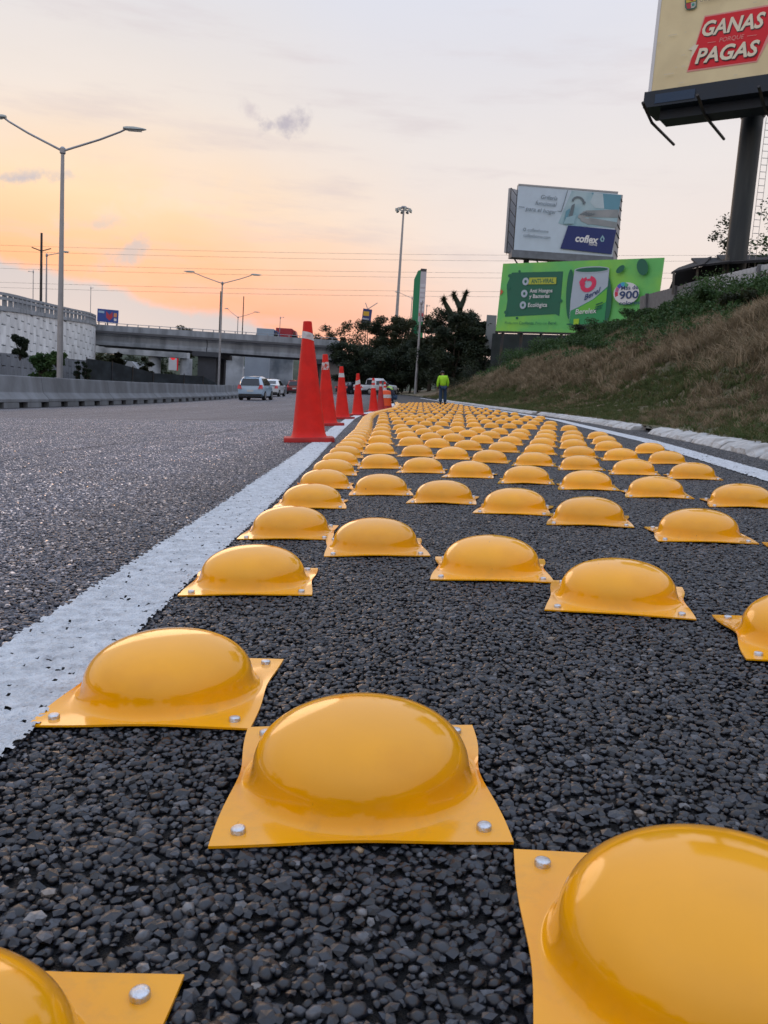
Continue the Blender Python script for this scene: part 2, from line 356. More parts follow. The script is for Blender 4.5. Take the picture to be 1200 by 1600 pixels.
# aggregate: 30 cm tiles of real stones, set edge to edge
def stone_tile(seed, size=.30, step=.0078):
    r = np.random.default_rng(seed)
    bm = bmesh.new(); bmesh.ops.create_icosphere(bm, subdivisions=1, radius=1.0)
    bv = np.array([x.co[:] for x in bm.verts]); bf = np.array([[q.index for q in f.verts] for f in bm.faces]); bm.free()
    xs = []; row = 0; y = 0
    while y < size:
        for x in np.arange((row % 2) * step / 2, size, step): xs.append((x, y))
        y += step * .866; row += 1
    P = np.array(xs) + r.normal(0, step * .23, (len(xs), 2)); P %= size
    n = len(P); k = len(bv)
    rad = np.clip(r.lognormal(math.log(.0046), .34, n), .0022, .0090)
    Vv = np.repeat(bv[None], n, 0) * (1 + r.normal(0, .10, (n, k, 1)))
    Vv += r.normal(0, .045, (n, k, 3))
    sc = np.stack([r.uniform(.8, 1.25, n), r.uniform(.7, 1.05, n), r.uniform(.45, .75, n)], 1) * rad[:, None]
    Vv *= sc[:, None, :]
    a = r.uniform(0, 6.283, n); tl = r.normal(0, .30, n)
    ca, sa, ct, st = np.cos(a), np.sin(a), np.cos(tl), np.sin(tl)
    x, y, z = Vv[..., 0], Vv[..., 1], Vv[..., 2]
    y, z = y * ct[:, None] - z * st[:, None], y * st[:, None] + z * ct[:, None]
    x, y = x * ca[:, None] - y * sa[:, None], x * sa[:, None] + y * ca[:, None]
    top = z.max(1)
    z = z - top[:, None] + (r.normal(.0013, .0010, n) - np.clip(.005 - rad, 0, 1) * .7)[:, None]
    V = np.stack([x + P[:, :1] - size / 2, y + P[:, 1:] - size / 2, z], -1).reshape(-1, 3)
    F = (bf[None] + (np.arange(n) * k)[:, None, None]).reshape(-1, 3)
    me = bpy.data.meshes.new('aggregate_tile'); me.vertices.add(len(V)); me.vertices.foreach_set('co', V.ravel().astype(np.float32))
    me.loops.add(F.size); me.loops.foreach_set('vertex_index', F.ravel().astype(np.int32))
    me.polygons.add(len(F)); me.polygons.foreach_set('loop_start', np.arange(0, F.size, 3, dtype=np.int32))
    try: me.polygons.foreach_set('loop_total', np.full(len(F), 3, dtype=np.int32))
    except Exception: pass
    me.polygons.foreach_set('use_smooth', (np.repeat(r.random(n), len(bf)) < .5).tolist())
    me.update(calc_edges=True)
    at_ = me.attributes.new('tone', 'FLOAT', 'FACE'); at_.data.foreach_set('value', np.repeat(np.clip(r.beta(1.7, 2.0, n) + 0 * n, 0, 1), len(bf)).astype(np.float32))
    me.materials.append(M_STONE)
    return bpy.data.objects.new('aggregate_tile', me)

def gn_scatter(name, pts, rots, scales, idx, protos, label, cat, M=None, parent=None):
    """one stuff object: point mesh carrying instances picked from protos"""
    me = bpy.data.meshes.new(name); me.from_pydata([tuple(map(float, p)) for p in pts], [], [])
    n = len(pts)
    a = me.attributes.new('rot', 'FLOAT_VECTOR', 'POINT'); a.data.foreach_set('vector', np.asarray(rots, np.float32).ravel())
    a = me.attributes.new('scl', 'FLOAT_VECTOR', 'POINT'); a.data.foreach_set('vector', np.asarray(scales, np.float32).ravel())
    a = me.attributes.new('pick', 'INT', 'POINT'); a.data.foreach_set('value', np.asarray(idx, np.int32))
    o = put(name, me, parent, False, M)
    cl = bpy.data.collections.new(name + '_source')
    for p in protos: cl.objects.link(p)
    g = bpy.data.node_groups.new(name + '_nodes', 'GeometryNodeTree')
    g.interface.new_socket('Geometry', in_out='INPUT', socket_type='NodeSocketGeometry'); g.interface.new_socket('Geometry', in_out='OUTPUT', socket_type='NodeSocketGeometry')
    gi = g.nodes.new('NodeGroupInput'); go = g.nodes.new('NodeGroupOutput'); ip = g.nodes.new('GeometryNodeInstanceOnPoints')
    ci = g.nodes.new('GeometryNodeCollectionInfo'); ci.inputs['Collection'].default_value = cl
    ci.inputs['Separate Children'].default_value = True; ci.inputs['Reset Children'].default_value = True
    def na(nm, ty):
        x = g.nodes.new('GeometryNodeInputNamedAttribute'); x.data_type = ty; x.inputs['Name'].default_value = nm; return x.outputs['Attribute']
    l = g.links.new
    l(gi.outputs[0], ip.inputs['Points']); l(ci.outputs[0], ip.inputs['Instance']); ip.inputs['Pick Instance'].default_value = True
    l(na('pick', 'INT'), ip.inputs['Instance Index'])
    er = g.nodes.new('FunctionNodeEulerToRotation'); l(na('rot', 'FLOAT_VECTOR'), er.inputs[0]); l(er.outputs[0], ip.inputs['Rotation'])
    l(na('scl', 'FLOAT_VECTOR'), ip.inputs['Scale']); l(ip.outputs[0], go.inputs[0])
    md = o.modifiers.new('scatter', 'NODES'); md.node_group = g
    tag(o, label, cat, None, 'stuff')
    return o
tiles = [stone_tile(100 + i) for i in range(5)]
tp = [];
for v in np.arange(-1.65, 13.8, .30):
    lim = .50 * max(v, 0) + 1.5
    for u in np.arange(-7.95, 4.5, .30):
        if -min(lim, 7.6) - .15 < u < min(lim + 1.0, float(KERB(v)) + .2): tp.append((u, v, float(road_w(u, v))))
nT = len(tp)
gn_scatter('asphalt_aggregate', tp, np.stack([np.zeros(nT), np.zeros(nT), rng.integers(0, 4, nT) * math.pi / 2], 1), np.ones((nT, 3)),
           rng.integers(0, 5, nT), tiles, 'dark grey stone chippings of the coarse asphalt', 'asphalt', T)

M_BIT = mat('bitumen_binder', (.0055, .006, .0075), .55, var=.4, vscale=60, bump=.8, bscale=420, spec=.35)
grid_mesh('bitumen_binder', lambda v: np.linspace(-min(.5 * max(v, 0) + 1.5, 7.6), min(float(KERB(v)) + .15, 4.3), 26), np.arange(-1.5, 13.7, .25), lambda u, v: road_w(u, v) - .0037, M_BIT)
# white edge lines: thick paint lying on the stones, ragged and pitted
def paint_line(name, fin, width, v0, v1, dv, du, ragged, lift, pit=.0):
    vs = np.arange(v0, v1, dv); ns = max(3, int(round(width / du)) + 1); ss = np.linspace(0, 1, ns)
    uin = np.array([float(fin(v)) for v in vs])
    U = uin[:, None] + (ss * width)[None, :]; V = np.repeat(vs[:, None], ns, 1)
    # lumpy paint surface following the stones beneath
    r = np.random.default_rng(5); cell = .0085
    def hsh(i, j, k): return np.modf(np.abs(np.sin(i * 127.1 + j * 311.7 + k * 74.7) * 43758.5453))[0]
    gi, gj = np.floor(U / cell), np.floor(V / cell); best = np.full(U.shape, 9.0); bid = np.zeros(U.shape)
    if dv < .02:
        for di in (-1, 0, 1):
            for dj in (-1, 0, 1):
                ci, cj = gi + di, gj + dj
                d = np.hypot(ci + hsh(ci, cj, 1) - U / cell, cj + hsh(ci, cj, 2) - V / cell)
                k = d < best; best = np.where(k, d, best); bid = np.where(k, hsh(ci, cj, 3), bid)
        lump = np.clip(1 - best, 0, 1) * .0040 + (bid - .5) * .0030
    else: lump = np.zeros(U.shape)
    W = road_w(U, V) + lift + lump
    X = np.stack([U, V, W], -1).reshape(-1, 3)
    idx = np.arange(U.size).reshape(U.shape)
    F = np.stack([idx[:-1, :-1], idx[:-1, 1:], idx[1:, 1:], idx[1:, :-1]], -1).reshape(-1, 4)
    if dv < .02:
        bc = bid[:-1, :-1].ravel(); bd = best[:-1, :-1].ravel(); s = np.repeat(ss[None, :-1], len(vs) - 1, 0).ravel() * width
        e = np.minimum(s, width - s)
        keep = ~((bc < np.clip(1 - e / ragged, 0, 1) * .95)) & ~((bc < pit * 1.6) & (bd < .33)) & ~((hsh(np.floor(s / .03), np.repeat(np.floor(vs[:-1] / .05), ns - 1), 4) < .0))
        F = F[keep]
    me = bpy.data.meshes.new(name); me.from_pydata(X.tolist(), [], F.tolist()); me.materials.append(M_PAINT)
    o = put(name, me, None, True, T); o['kind'] = 'structure'; return o
paint_line('edge_line_marking', lambda v: LINE_L(v) - .175, .175, -6.0, .21, .2, .06, .01, .006)
paint_line('edge_line_marking', lambda v: LINE_L(v) - .175, .175, .2, 4.2, .0035, .0035, .010, .0024, .035)
paint_line('edge_line_marking', lambda v: LINE_L(v) - .175, .175, 4.19, 10.0, .012, .009, .012, .0026, .03)
paint_line('edge_line_marking', lambda v: LINE_L(v) - .175, .175, 9.99, 60.0, .25, .06, .01, .006)
paint_line('edge_line_marking', lambda v: LINE_R(v), .17, -6.0, 1.01, .25, .06, .01, .006)
paint_line('edge_line_marking', lambda v: LINE_R(v), .17, 1.0, 9.4, .012, .009, .010, .0026, .03)
paint_line('edge_line_marking', lambda v: LINE_R(v), .17, 9.39, 70.0, .25, .06, .01, .006)
# worn lane divider, all but gone
M_PAINT_W = mat('worn_lane_paint', (.20, .185, .185), .8, var=.3, vscale=20)
lm_ = paint_line('lane_marking', lambda v: np.interp(v, [2, 4.9, 9.7, 20, 60], [-2.75, -2.27, -1.75, -1.7, -3.0]), .11, 3.2, 11.5, .012, .010, .16, .0014, .80)
lm_.data.materials.clear(); lm_.data.materials.append(M_PAINT_W)

# ------------------------------------------------------------------ kerb: white concrete kerb stones, chipped
kerb = thing('kerb', 'broken white concrete kerb between asphalt and grassy bank', None, T); kerb['kind'] = 'structure'
def kerb_stone_mesh(seed, Ln):
    r = random.Random(seed); prof = [(0, -.06), (.0, .008), (.025, .035), (.08, .060), (.14, .072), (.20, .068), (.20, -.06)]
    m = MB(); ns = 9; n = len(prof)
    for i in range(ns + 1):
        y = Ln * i / ns
        for k, (x, z) in enumerate(prof):
            e = .012 if i in (0, ns) else 0
            m.v.append((x + r.uniform(-.011, .011) * (k > 0) + (e if k < 3 else 0), y + r.uniform(-.01, .01) * (0 < i < ns), z + (r.uniform(-.010, .006) - e if 0 < k < 6 else 0)))
    for i in range(ns):
        for k in range(n - 1): m.f.append((i * n + k, i * n + k + 1, (i + 1) * n + k + 1, (i + 1) * n + k)); m.mi.append(0)
    m.f.append(tuple(range(n))); m.mi.append(0); m.f.append(tuple(reversed(range(ns * n, ns * n + n)))); m.mi.append(0)
    return m.mesh('kerb_stone', M_KERB)
kms = [kerb_stone_mesh(i, .985) for i in range(6)]
v = -2.8; i = 0
while v < 62:
    step = 1.0
    u0, u1 = float(KERB(v)), float(KERB(v + step)); a = math.atan2(u1 - u0, step)
    sl = float(road_w(0, v + .5) - road_w(0, v - .5))
    M = Matrix.Translation((u0, v, float(road_w(u0, v)))) @ Matrix.Rotation(-a, 4, 'Z') @ Matrix.Rotation(math.atan(sl), 4, 'X') @ Matrix.Scale((step / math.cos(a) - .0) / 1.0, 4, (0, 1, 0))
    if not (8.6 < v < 9.3 or 21 < v < 21.9):
        put('kerb_stone', kms[i % 6], kerb, False, M)
    v += step; i += 1

# ------------------------------------------------------------------ embankment
def CAP(v): return np.interp(v, [-20, 10, 30, 48, 58, 75, 95], [3.2, 3.6, 4.15, 4.80, 4.95, 4.2, 2.2])
def emb_w(u, v):
    u = np.asarray(u, float); d = np.maximum(0, u - (KERB(v) + .20))
    k = np.interp(v, [-20, 58, 70, 85, 100, 130], [1, 1, .8, .4, .2, .15])
    w = np.where(d < 1.4, .16 * d, .224 + .53 * (d - 1.4)) * k
    cap = CAP(v); w = np.where(w > cap - .5, cap - .5 + .5 * (1 - np.exp(-(w - cap + .5) / .5)), w)
    far = np.clip(d - 18, 0, 100)
    bump = (.16 * np.sin(u * .9 + v * .37) * np.sin(v * .45 - u * .2) + .09 * np.sin(u * 2.3 + 1.3) * np.sin(v * 1.4) + .05 * np.sin(u * 4.1 + v * 3.3)) * np.clip(d / 2.5, 0, 1) * np.interp(v, [60, 80], [1, .5])
    terr = .22 * np.exp(-((d - 4.2 + .6 * np.sin(v * .22)) / .8) ** 2)
    return road_w(0, v) + .062 + w + bump + terr * k - .02 * far * 0
ev = np.concatenate([np.arange(-16, 30, .4), np.arange(30, 125, 1.0)])
emb = grid_mesh('embankment', lambda v: float(KERB(v)) + .17 + np.concatenate([np.linspace(0, 14, 56), np.linspace(14.6, 60, 20)]), ev, emb_w, M_SOIL)

# ------------------------------------------------------------------ yellow studs
def yellow(name):
    """gloss enamel with road dust towards the plate, scuffs and small dark nicks"""
    m = mat(name, (.95, .405, .001), .15, var=.05, vscale=14, coat=.28, spec=.36, c2=(.80, .31, .003), mixs=9, lo=.56, hi=.85, objrand=.07)
    t = m.node_tree; b = t.nodes['Principled BSDF']; l = t.links.new
    base = b.inputs['Base Color'].links[0].from_socket
    tcn = N(t, 'ShaderNodeTexCoord'); oi = N(t, 'ShaderNodeObjectInfo'); off = N(t, 'ShaderNodeVectorMath', operation='ADD'); l(tcn.outputs['Object'], off.inputs[0])
    sc_ = N(t, 'ShaderNodeMath', operation='MULTIPLY'); l(oi.outputs['Random'], sc_.inputs[0]); sc_.inputs[1].default_value = 37.0; l(sc_.outputs[0], off.inputs[1])
    sx = N(t, 'ShaderNodeSeparateXYZ'); l(tcn.outputs['Object'], sx.inputs[0])
    low = N(t, 'ShaderNodeMapRange'); l(sx.outputs['Z'], low.inputs[0]); low.inputs[1].default_value = .030; low.inputs[2].default_value = .004; low.inputs[3].default_value = .04; low.inputs[4].default_value = .26
    nd = N(t, 'ShaderNodeTexNoise'); l(off.outputs[0], nd.inputs['Vector']); nd.inputs['Scale'].default_value = 38; nd.inputs['Detail'].default_value = 8; nd.inputs['Roughness'].default_value = .7
    dm = N(t, 'ShaderNodeMapRange'); l(nd.outputs['Fac'], dm.inputs[0]); dm.inputs[1].default_value = .50; dm.inputs[2].default_value = .72
    df = N(t, 'ShaderNodeMath', operation='MULTIPLY'); l(dm.outputs[0], df.inputs[0]); l(low.outputs[0], df.inputs[1])
    m1 = N(t, 'ShaderNodeMix', data_type='RGBA'); l(df.outputs[0], m1.inputs[0]); l(base, m1.inputs[6]); m1.inputs[7].default_value = (.34, .20, .06, 1)
    ms_ = N(t, 'ShaderNodeMapping'); l(off.outputs[0], ms_.inputs['Vector']); ms_.inputs['Scale'].default_value = (150, 22, 60)
    ns_ = N(t, 'ShaderNodeTexNoise'); l(ms_.outputs[0], ns_.inputs['Vector']); ns_.inputs['Scale'].default_value = 1.0; ns_.inputs['Detail'].default_value = 3
    sm = N(t, 'ShaderNodeMapRange'); l(ns_.outputs['Fac'], sm.inputs[0]); sm.inputs[1].default_value = .735; sm.inputs[2].default_value = .80; sm.inputs[4].default_value = .75
    m2 = N(t, 'ShaderNodeMix', data_type='RGBA'); l(sm.outputs[0], m2.inputs[0]); l(m1.outputs[2], m2.inputs[6]); m2.inputs[7].default_value = (.10, .055, .015, 1)
    l(m2.outputs[2], b.inputs['Base Color'])
    rg = N(t, 'ShaderNodeMath', operation='MULTIPLY_ADD'); l(df.outputs[0], rg.inputs[0]); rg.inputs[1].default_value = .5; rg.inputs[2].default_value = .12; l(rg.outputs[0], b.inputs['Roughness'])
    return m
M_YEL = yellow('yellow_enamel'); M_BOLT = mat('zinc_bolt', (.62, .63, .66), .35, 1.0, var=.15, vscale=300, bump=.2, bscale=500)
SH, SHH = .117, .0665
def stud_mesh(seed, ns, nr, nb, nf):
    """square sheet-metal plate pressed into a dome; wavy edges, turned-up and turned-down corners"""
    r = np.random.default_rng(seed); ph = r.uniform(-1, 1, 8)
    th = np.arange(ns) / ns * 2 * math.pi + math.pi / 4
    ct, st = np.cos(th), np.sin(th)
    sq = SH / np.maximum(abs(ct), abs(st))                     # distance to the square's edge
    side = np.minimum(abs(ct), abs(st)) / np.maximum(abs(ct), abs(st))     # 0 mid-side, 1 corner
    q = ((th + math.pi / 4) // (math.pi / 2)).astype(int) % 4
    tq = ((th + math.pi / 4) % (math.pi / 2)) / (math.pi / 2) * 2 - 1
    lat = np.where(q % 2 == 0, 1.0, .22)
    pull = lat * (.0075 + .004 * ph[q]) * np.cos(tq * math.pi / 2) ** 2 + .002 * ph[(q + 3) % 8] * np.sin(tq * math.pi)
    sq = sq - pull
    A0 = math.radians(76); rr_, zz_ = [], []
    for i in range(nr + 1):                                    # steep-shouldered dome
        a = i / nr * A0; rr_.append((.0985 * math.sin(a) ** .95)); zz_.append(SHH * math.cos(a) ** .74)
    P0 = Vector((rr_[-1], zz_[-1])); P1 = P0 + Vector((.0022, -.0120)); P2 = Vector((.1015, .0012)); P3 = Vector((.1075, .0004))
    for i in range(1, nf + 1):                                 # cove running out into the plate
        t_ = i / nf; p = P0 * (1 - t_) ** 3 + P1 * 3 * t_ * (1 - t_) ** 2 + P2 * 3 * t_ ** 2 * (1 - t_) + P3 * t_ ** 3; rr_.append(p.x); zz_.append(p.y)
    R_ = np.minimum(np.repeat(np.array(rr_)[:, None], ns, 1), (sq - .003)[None]); Zz = np.repeat(np.array(zz_)[:, None], ns, 1)
    Rr = [R_]; Zl = [Zz]
    for k in range(1, nb + 1):
        f = k / nb; rad = R_[-1] + (sq - R_[-1]) * f
        lift = .0026 * np.cos(tq * math.pi / 2) ** 2 * f * (1 + .7 * ph[q]) - .0006 * (side ** 3)
        zz = .0004 + lift
        Rr.append(rad[None]); Zl.append(zz[None])
    Rr = np.concatenate(Rr); Zl = np.concatenate(Zl) + .0042
    rim = Rr[-1]; zr = Zl[-1]
    Rr = np.concatenate([Rr, rim[None], (rim - .012)[None]]); Zl = np.concatenate([Zl, (zr - .0022)[None], (zr - .0022)[None]])
    m = len(Rr)
    X = np.stack([Rr * ct[None], Rr * st[None], Zl], -1)
    V = [tuple(X[0].mean(0))] + X[1:].reshape(-1, 3).tolist(); F = []
    for k in range(ns): F.append((0, 1 + k, 1 + (k + 1) % ns))
    for i in range(m - 2):
        for k in range(ns):
            a = 1 + i * ns + k; b = 1 + i * ns + (k + 1) % ns; F.append((a, a + ns, b + ns, b))
    me = bpy.data.meshes.new('road_stud'); me.from_pydata(V, [], F); me.materials.append(M_YEL)
    smooth_by_angle(me, R(50)); return me
fine = [stud_mesh(i, 96, 20, 6, 9) for i in range(6)]; coarse = [stud_mesh(i + 20, 32, 7, 2, 3) for i in range(4)]
bolt_me = MB().lathe([(.0001, .0022), (.0038, .0020), (.0054, .0014), (.0060, .0005), (.0060, -.006), (.0001, -.006)], 18, None, 0, False).mesh('bolt', M_BOLT)
smooth_by_angle(bolt_me, R(40))

studs = []                                                    # (u, v, yaw, kind, row, pos)
j = 0
v = .84 - 1.2
while v < 48:
    studs.append((float(LINE_L(v + .1)) + (.020 if v < .5 else 0) + float(np.interp(v, [0, 2, 5, 9, 25, 35], [.10, .12, .16, .24, .24, .16])), v + .115 - (.012 if v < .5 else 0), rng.normal(0, .04) if v > .5 else -.03, 'edge', 0, j)); j += 1; v += .595 if v < 10 else .66
for k in range(-2, 45):
    for c in range(0, 40):
        if (k > 7 and k % 2) or (k > 15 and k % 4): continue
        u = .2 * c + (.005 if c else -.020); vf = .60 + 1.20 * k - .252 * c
        vc = vf + .115
        if vc < .2 or vc > 47: continue
        if u < LINE_L(vc) + .27 or u > LINE_R(vc) - .15: continue
        if vc < 1.2 and abs(u) > .5 * vc + .5: continue
        yaw = rng.normal(0, .03) if c == 0 else -.04 - .17 * min(1, max(0, (u) / .4)) * rng.uniform(.6, 1.3)
        du, dv_ = (rng.normal(0, .008), rng.normal(0, .012)) if vc > 2.3 else ({1: -.002 if vc < 1 else .012, 3: .012}.get(c, 0), 0)
        studs.append((u + du, vc + dv_, yaw, 'field', k, c))
studs.sort(key=lambda s: s[1])
rowmin = {}
for s in studs:
    if s[3] == 'field': rowmin.setdefault(s[4], []).append(s[5])
rows_ = sorted(k for k in rowmin if k >= 0); far_pts = []; n_ind = 0
G_ = 'yellow domed studs bolted across the hatched strip'
for (u, v, yaw, kind, k, c) in studs:
    if n_ind >= 296:
        far_pts.append((u, v, yaw)); continue
    nearby = v < 4.2
    me = fine[int(rng.integers(0, 6))] if v < 6 else coarse[int(rng.integers(0, 4))]
    q = int(rng.integers(0, 2)) * math.pi
    o = put('road_stud', me, None, False, RM(u, v, yaw + q))
    if kind == 'edge':
        nn = c
        lab = f'yellow domed stud beside the left white line, {ORD[nn]} of that edge row from the front' if 1 <= nn <= 20 else 'small yellow domed stud far along the row beside the left white line'
    else:
        pos = sorted(rowmin[k]).index(c) + 1
        kr = rows_.index(k) + 1
        if kr <= 20 and pos <= 20:
            lab = f'yellow domed stud, {ORD[pos]} from the left in the {ORD[kr]} diagonal row inside the edge row'
        else: lab = 'small yellow domed stud in the far crowded part of the strip' if v > 5 else 'yellow domed stud at the near right of the strip'
    tag(o, lab, 'road stud', G_); n_ind += 1
    if v < 4.6:
        for sx in (-1, 1):
            for sy in (-1, 1):
                b = put('bolt', bolt_me, o, False, Matrix.Translation((sx * .097, sy * .097, .0068)) @ Matrix.Rotation(random.uniform(-.08, .08), 4, 'X') @ Matrix.Rotation(random.uniform(-.08, .08), 4, 'Y'))
if far_pts:
    bm = MB(); V0 = [x.co.copy() for x in coarse[0].vertices]; F0 = [tuple(p.vertices) for p in coarse[0].polygons]
    for (u, v, yaw) in far_pts:
        M = RM(u, v, yaw); bm.add([M @ x for x in V0], F0)
    o = bm.build('distant_road_studs', M_YEL, None, True); tag(o, 'mass of tiny yellow studs at the far end of the strip', 'road studs', None, 'stuff')
print('studs', n_ind, len(far_pts))

# ------------------------------------------------------------------ traffic cones
M_CONE = mat('cone_plastic', (.78, .014, .007), .46, var=.10, vscale=9, c2=(.58, .010, .007), mixs=5, lo=.48, hi=.78, spec=.3, bump=.08, bscale=30)
M_CONE2 = mat('faded_cone_plastic', (.48, .018, .022), .5, var=.1, vscale=9, c2=(.36, .014, .014), mixs=5)
M_CONE3 = mat('orange_cone_plastic', (.82, .09, .012), .45, var=.1, vscale=9)
M_BASE = mat('cone_base_rubber', (.45, .014, .012), .6, var=.18, vscale=14, c2=(.16, .012, .010), mixs=6, lo=.5, hi=.75)
M_REFL = mat('reflective_sheeting', (.62, .60, .60), .4, var=.16, vscale=30, c2=(.45, .36, .34), mixs=14, lo=.5, hi=.7)
M_SCUFF = mat('scuffed_sheeting', (.60, .52, .50), .5, var=.3, vscale=40, c2=(.55, .05, .03), mixs=22, lo=.50, hi=.58)
def cone(u, v, h, label, bands, cmat, rot=0, lean=(0, 0), refl=None):
    s = h / .94
    t = thing('traffic_cone', label, 'traffic cone', RM(u, v, rot, .003) @ Matrix.Rotation(lean[0], 4, 'Y') @ Matrix.Rotation(lean[1], 4, 'X'), 'tall red traffic cones standing along the lane edge')
    b = MB(); hb = .20 * s; z0, z1 = 0, .034 * s
    n = 32; P = []
    for k in range(n):
        a = 2 * math.pi * (k + .5) / n; p = 9
        rr = hb / (abs(math.cos(a)) ** p + abs(math.sin(a)) ** p) ** (1 / p); P.append((rr * math.cos(a), rr * math.sin(a)))
    rings = [(1, z0), (1.0, z1 * .8), (.985, z1), (.70, z1 * 1.05), (.68, z1 * .9)]
    b.v = [(x * f, y * f, z) for f, z in rings for x, y in P]
    b.f = [(i * n + k, i * n + (k + 1) % n, (i + 1) * n + (k + 1) % n, (i + 1) * n + k) for i in range(len(rings) - 1) for k in range(n)] + [tuple(reversed(range(n))), tuple(range(4 * n, 5 * n))]
    b.mi = [0] * len(b.f)
    b.build('base', M_BASE, t, R(40))
    rad = lambda z: np.interp(z, [.03, .05, .085, .90, .94], [.150, .137, .128, .036, .034]) * s
    prof = [(rad(z), z * s) for z in (.030, .042, .055, .085, .3, .5, .7, .86, .925)] + [(.033 * s, .936 * s), (.026 * s, .938 * s), (.024 * s, .90 * s)]
    MB().lathe(prof, 40, None, 0, False).build('body', cmat, t, R(50))
    for (za, zb, tl) in bands:
        m = MB(); ns = 40; V = []
        for zc in (za, zb):
            for k in range(ns):
                a = 2 * math.pi * k / ns; z = zc + tl * math.cos(a - .3)
                V.append(((rad(z) + .0018 * s) * math.cos(a), (rad(z) + .0018 * s) * math.sin(a), z * s))
        m.add(V, [(k, (k + 1) % ns, ns + (k + 1) % ns, ns + k) for k in range(ns)])
        o = m.build('reflective_band', refl or M_REFL, t, True)
    return t
cone(-.64, 7.09, 1.00, 'tallest red traffic cone in front, one white band near its tip', [(.795, .850, -.012)], M_CONE, .12, (-.003, 0))
cone(-.80, 11.7, .985, 'second red traffic cone, wide scuffed white band, just behind the tallest cone', [(.735, .835, 0)], M_CONE, .3, (-.022, 0), M_SCUFF)
cone(-.80, 15.9, .985, 'red traffic cone with white band, between the scuffed cone and the pickup', [(.745, .82, 0)], M_CONE, -.2, (-.012, 0))
cone(-.62, 19.6, .97, 'red traffic cone with slanted white band in front of the white pickup', [(.70, .79, .02)], M_CONE, .1, (.004, 0))
cone(-.33, 25.3, 1.00, 'red traffic cone with two white bands, left of the dark faded cone', [(.80, .87, 0), (.66, .75, 0)], M_CONE, .2)
cone(-.12, 27.4, .95, 'dark faded red cone with one narrow white band near its tip', [(.77, .85, 0)], M_CONE2, 0)
cone(.02, 32.3, 1.0, 'last red cone, behind the orange stub, two white bands', [(.80, .86, 0), (.64, .74, 0)], M_CONE, .3)
t = thing('channelizer_post', 'short orange post with pale band in front of the last cone', 'traffic post', RM(.06, 30.6, 0, .003))
MB().lathe([(.26, 0), (.26, .05), (.23, .06), (.22, .12)], 24).build('base', M_BASE, t, R(40))
MB().lathe([(.21, .08), (.19, .35), (.175, .62), (.15, .66), (.05, .68)], 24).build('body', M_CONE3, t, R(40))
MB().lathe([(.195, .40), (.185, .52)], 24, None, 0, False).build('reflective_band', M_REFL, t, True)

# ------------------------------------------------------------------ median barrier segments
M_CONC = mat('barrier_concrete', (.19, .205, .225), .85, var=.28, vscale=2.2, bump=.4, bscale=18, c2=(.12, .125, .135), mixs=1.0, lo=.40, hi=.75, objrand=.16, stretch=(.8, .8, .4))
M_DRAIN = mat('drain_shadow', (.010, .011, .013), .9, var=.3, vscale=4)  # near-black core, the shade inside the drain notches put into the colour
def barrier_mesh(Ln, seed):
    r = random.Random(seed); m = MB()
    prof = [(-.30, .17), (.30, .17), (.30, .26), (.12, .46), (.075, .93), (.06, .95), (-.06, .95), (-.075, .93), (-.12, .46), (-.30, .26)]
    n = len(prof); y0, y1 = .012, Ln - .012
    for y in (y0, y1): m.v += [(x, y, z) for x, z in prof]
    m.f += [(k, (k + 1) % n, n + (k + 1) % n, n + k) for k in range(n)] + [tuple(reversed(range(n))), tuple(range(n, 2 * n))]; m.mi += [0] * len(m.f)
    k = Ln / 1.6
    for i in range(int(round(k))):
        m.box((0, y0 + 1.6 * i + .5, .085), (.58, 1.0, .17))
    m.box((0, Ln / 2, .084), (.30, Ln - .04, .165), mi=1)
    return m
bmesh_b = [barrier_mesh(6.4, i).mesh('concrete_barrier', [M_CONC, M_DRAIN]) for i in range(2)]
v = 14.0; i = 1
while v < 96:
    u = float(BARR(v)); a = math.atan2(float(BARR(v + 6.4)) - u, 6.4)
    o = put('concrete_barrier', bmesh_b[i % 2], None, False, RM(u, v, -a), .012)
    lab = {1: 'concrete barrier segment at the near end of the median row', 2: 'pale grey concrete barrier segment nearest the left edge of the view', 3: 'stained concrete barrier segment in front of the tall twin-arm lamp post',
           4: 'concrete barrier segment right of the tall lamp post, dark streaked face', 5: 'concrete barrier segment with a faint red mark on its face'}.get(i, f'{ORD[i - 3]} concrete barrier segment to the right of the tall lamp post, towards the bridge')
    tag(o, lab, 'barrier', 'concrete barrier segments along the median')
    v += 6.4; i += 1
# dark gutter strip at the barrier's foot
grid_mesh('gutter', lambda v: np.array([float(BARR(v)) + .0, float(BARR(v)) + .55]), np.arange(8, 100, 2.0), lambda u, v: road_w(u, v) + .006, mat('gutter_dark', (.018, .019, .022), .85, var=.3, vscale=1.5))

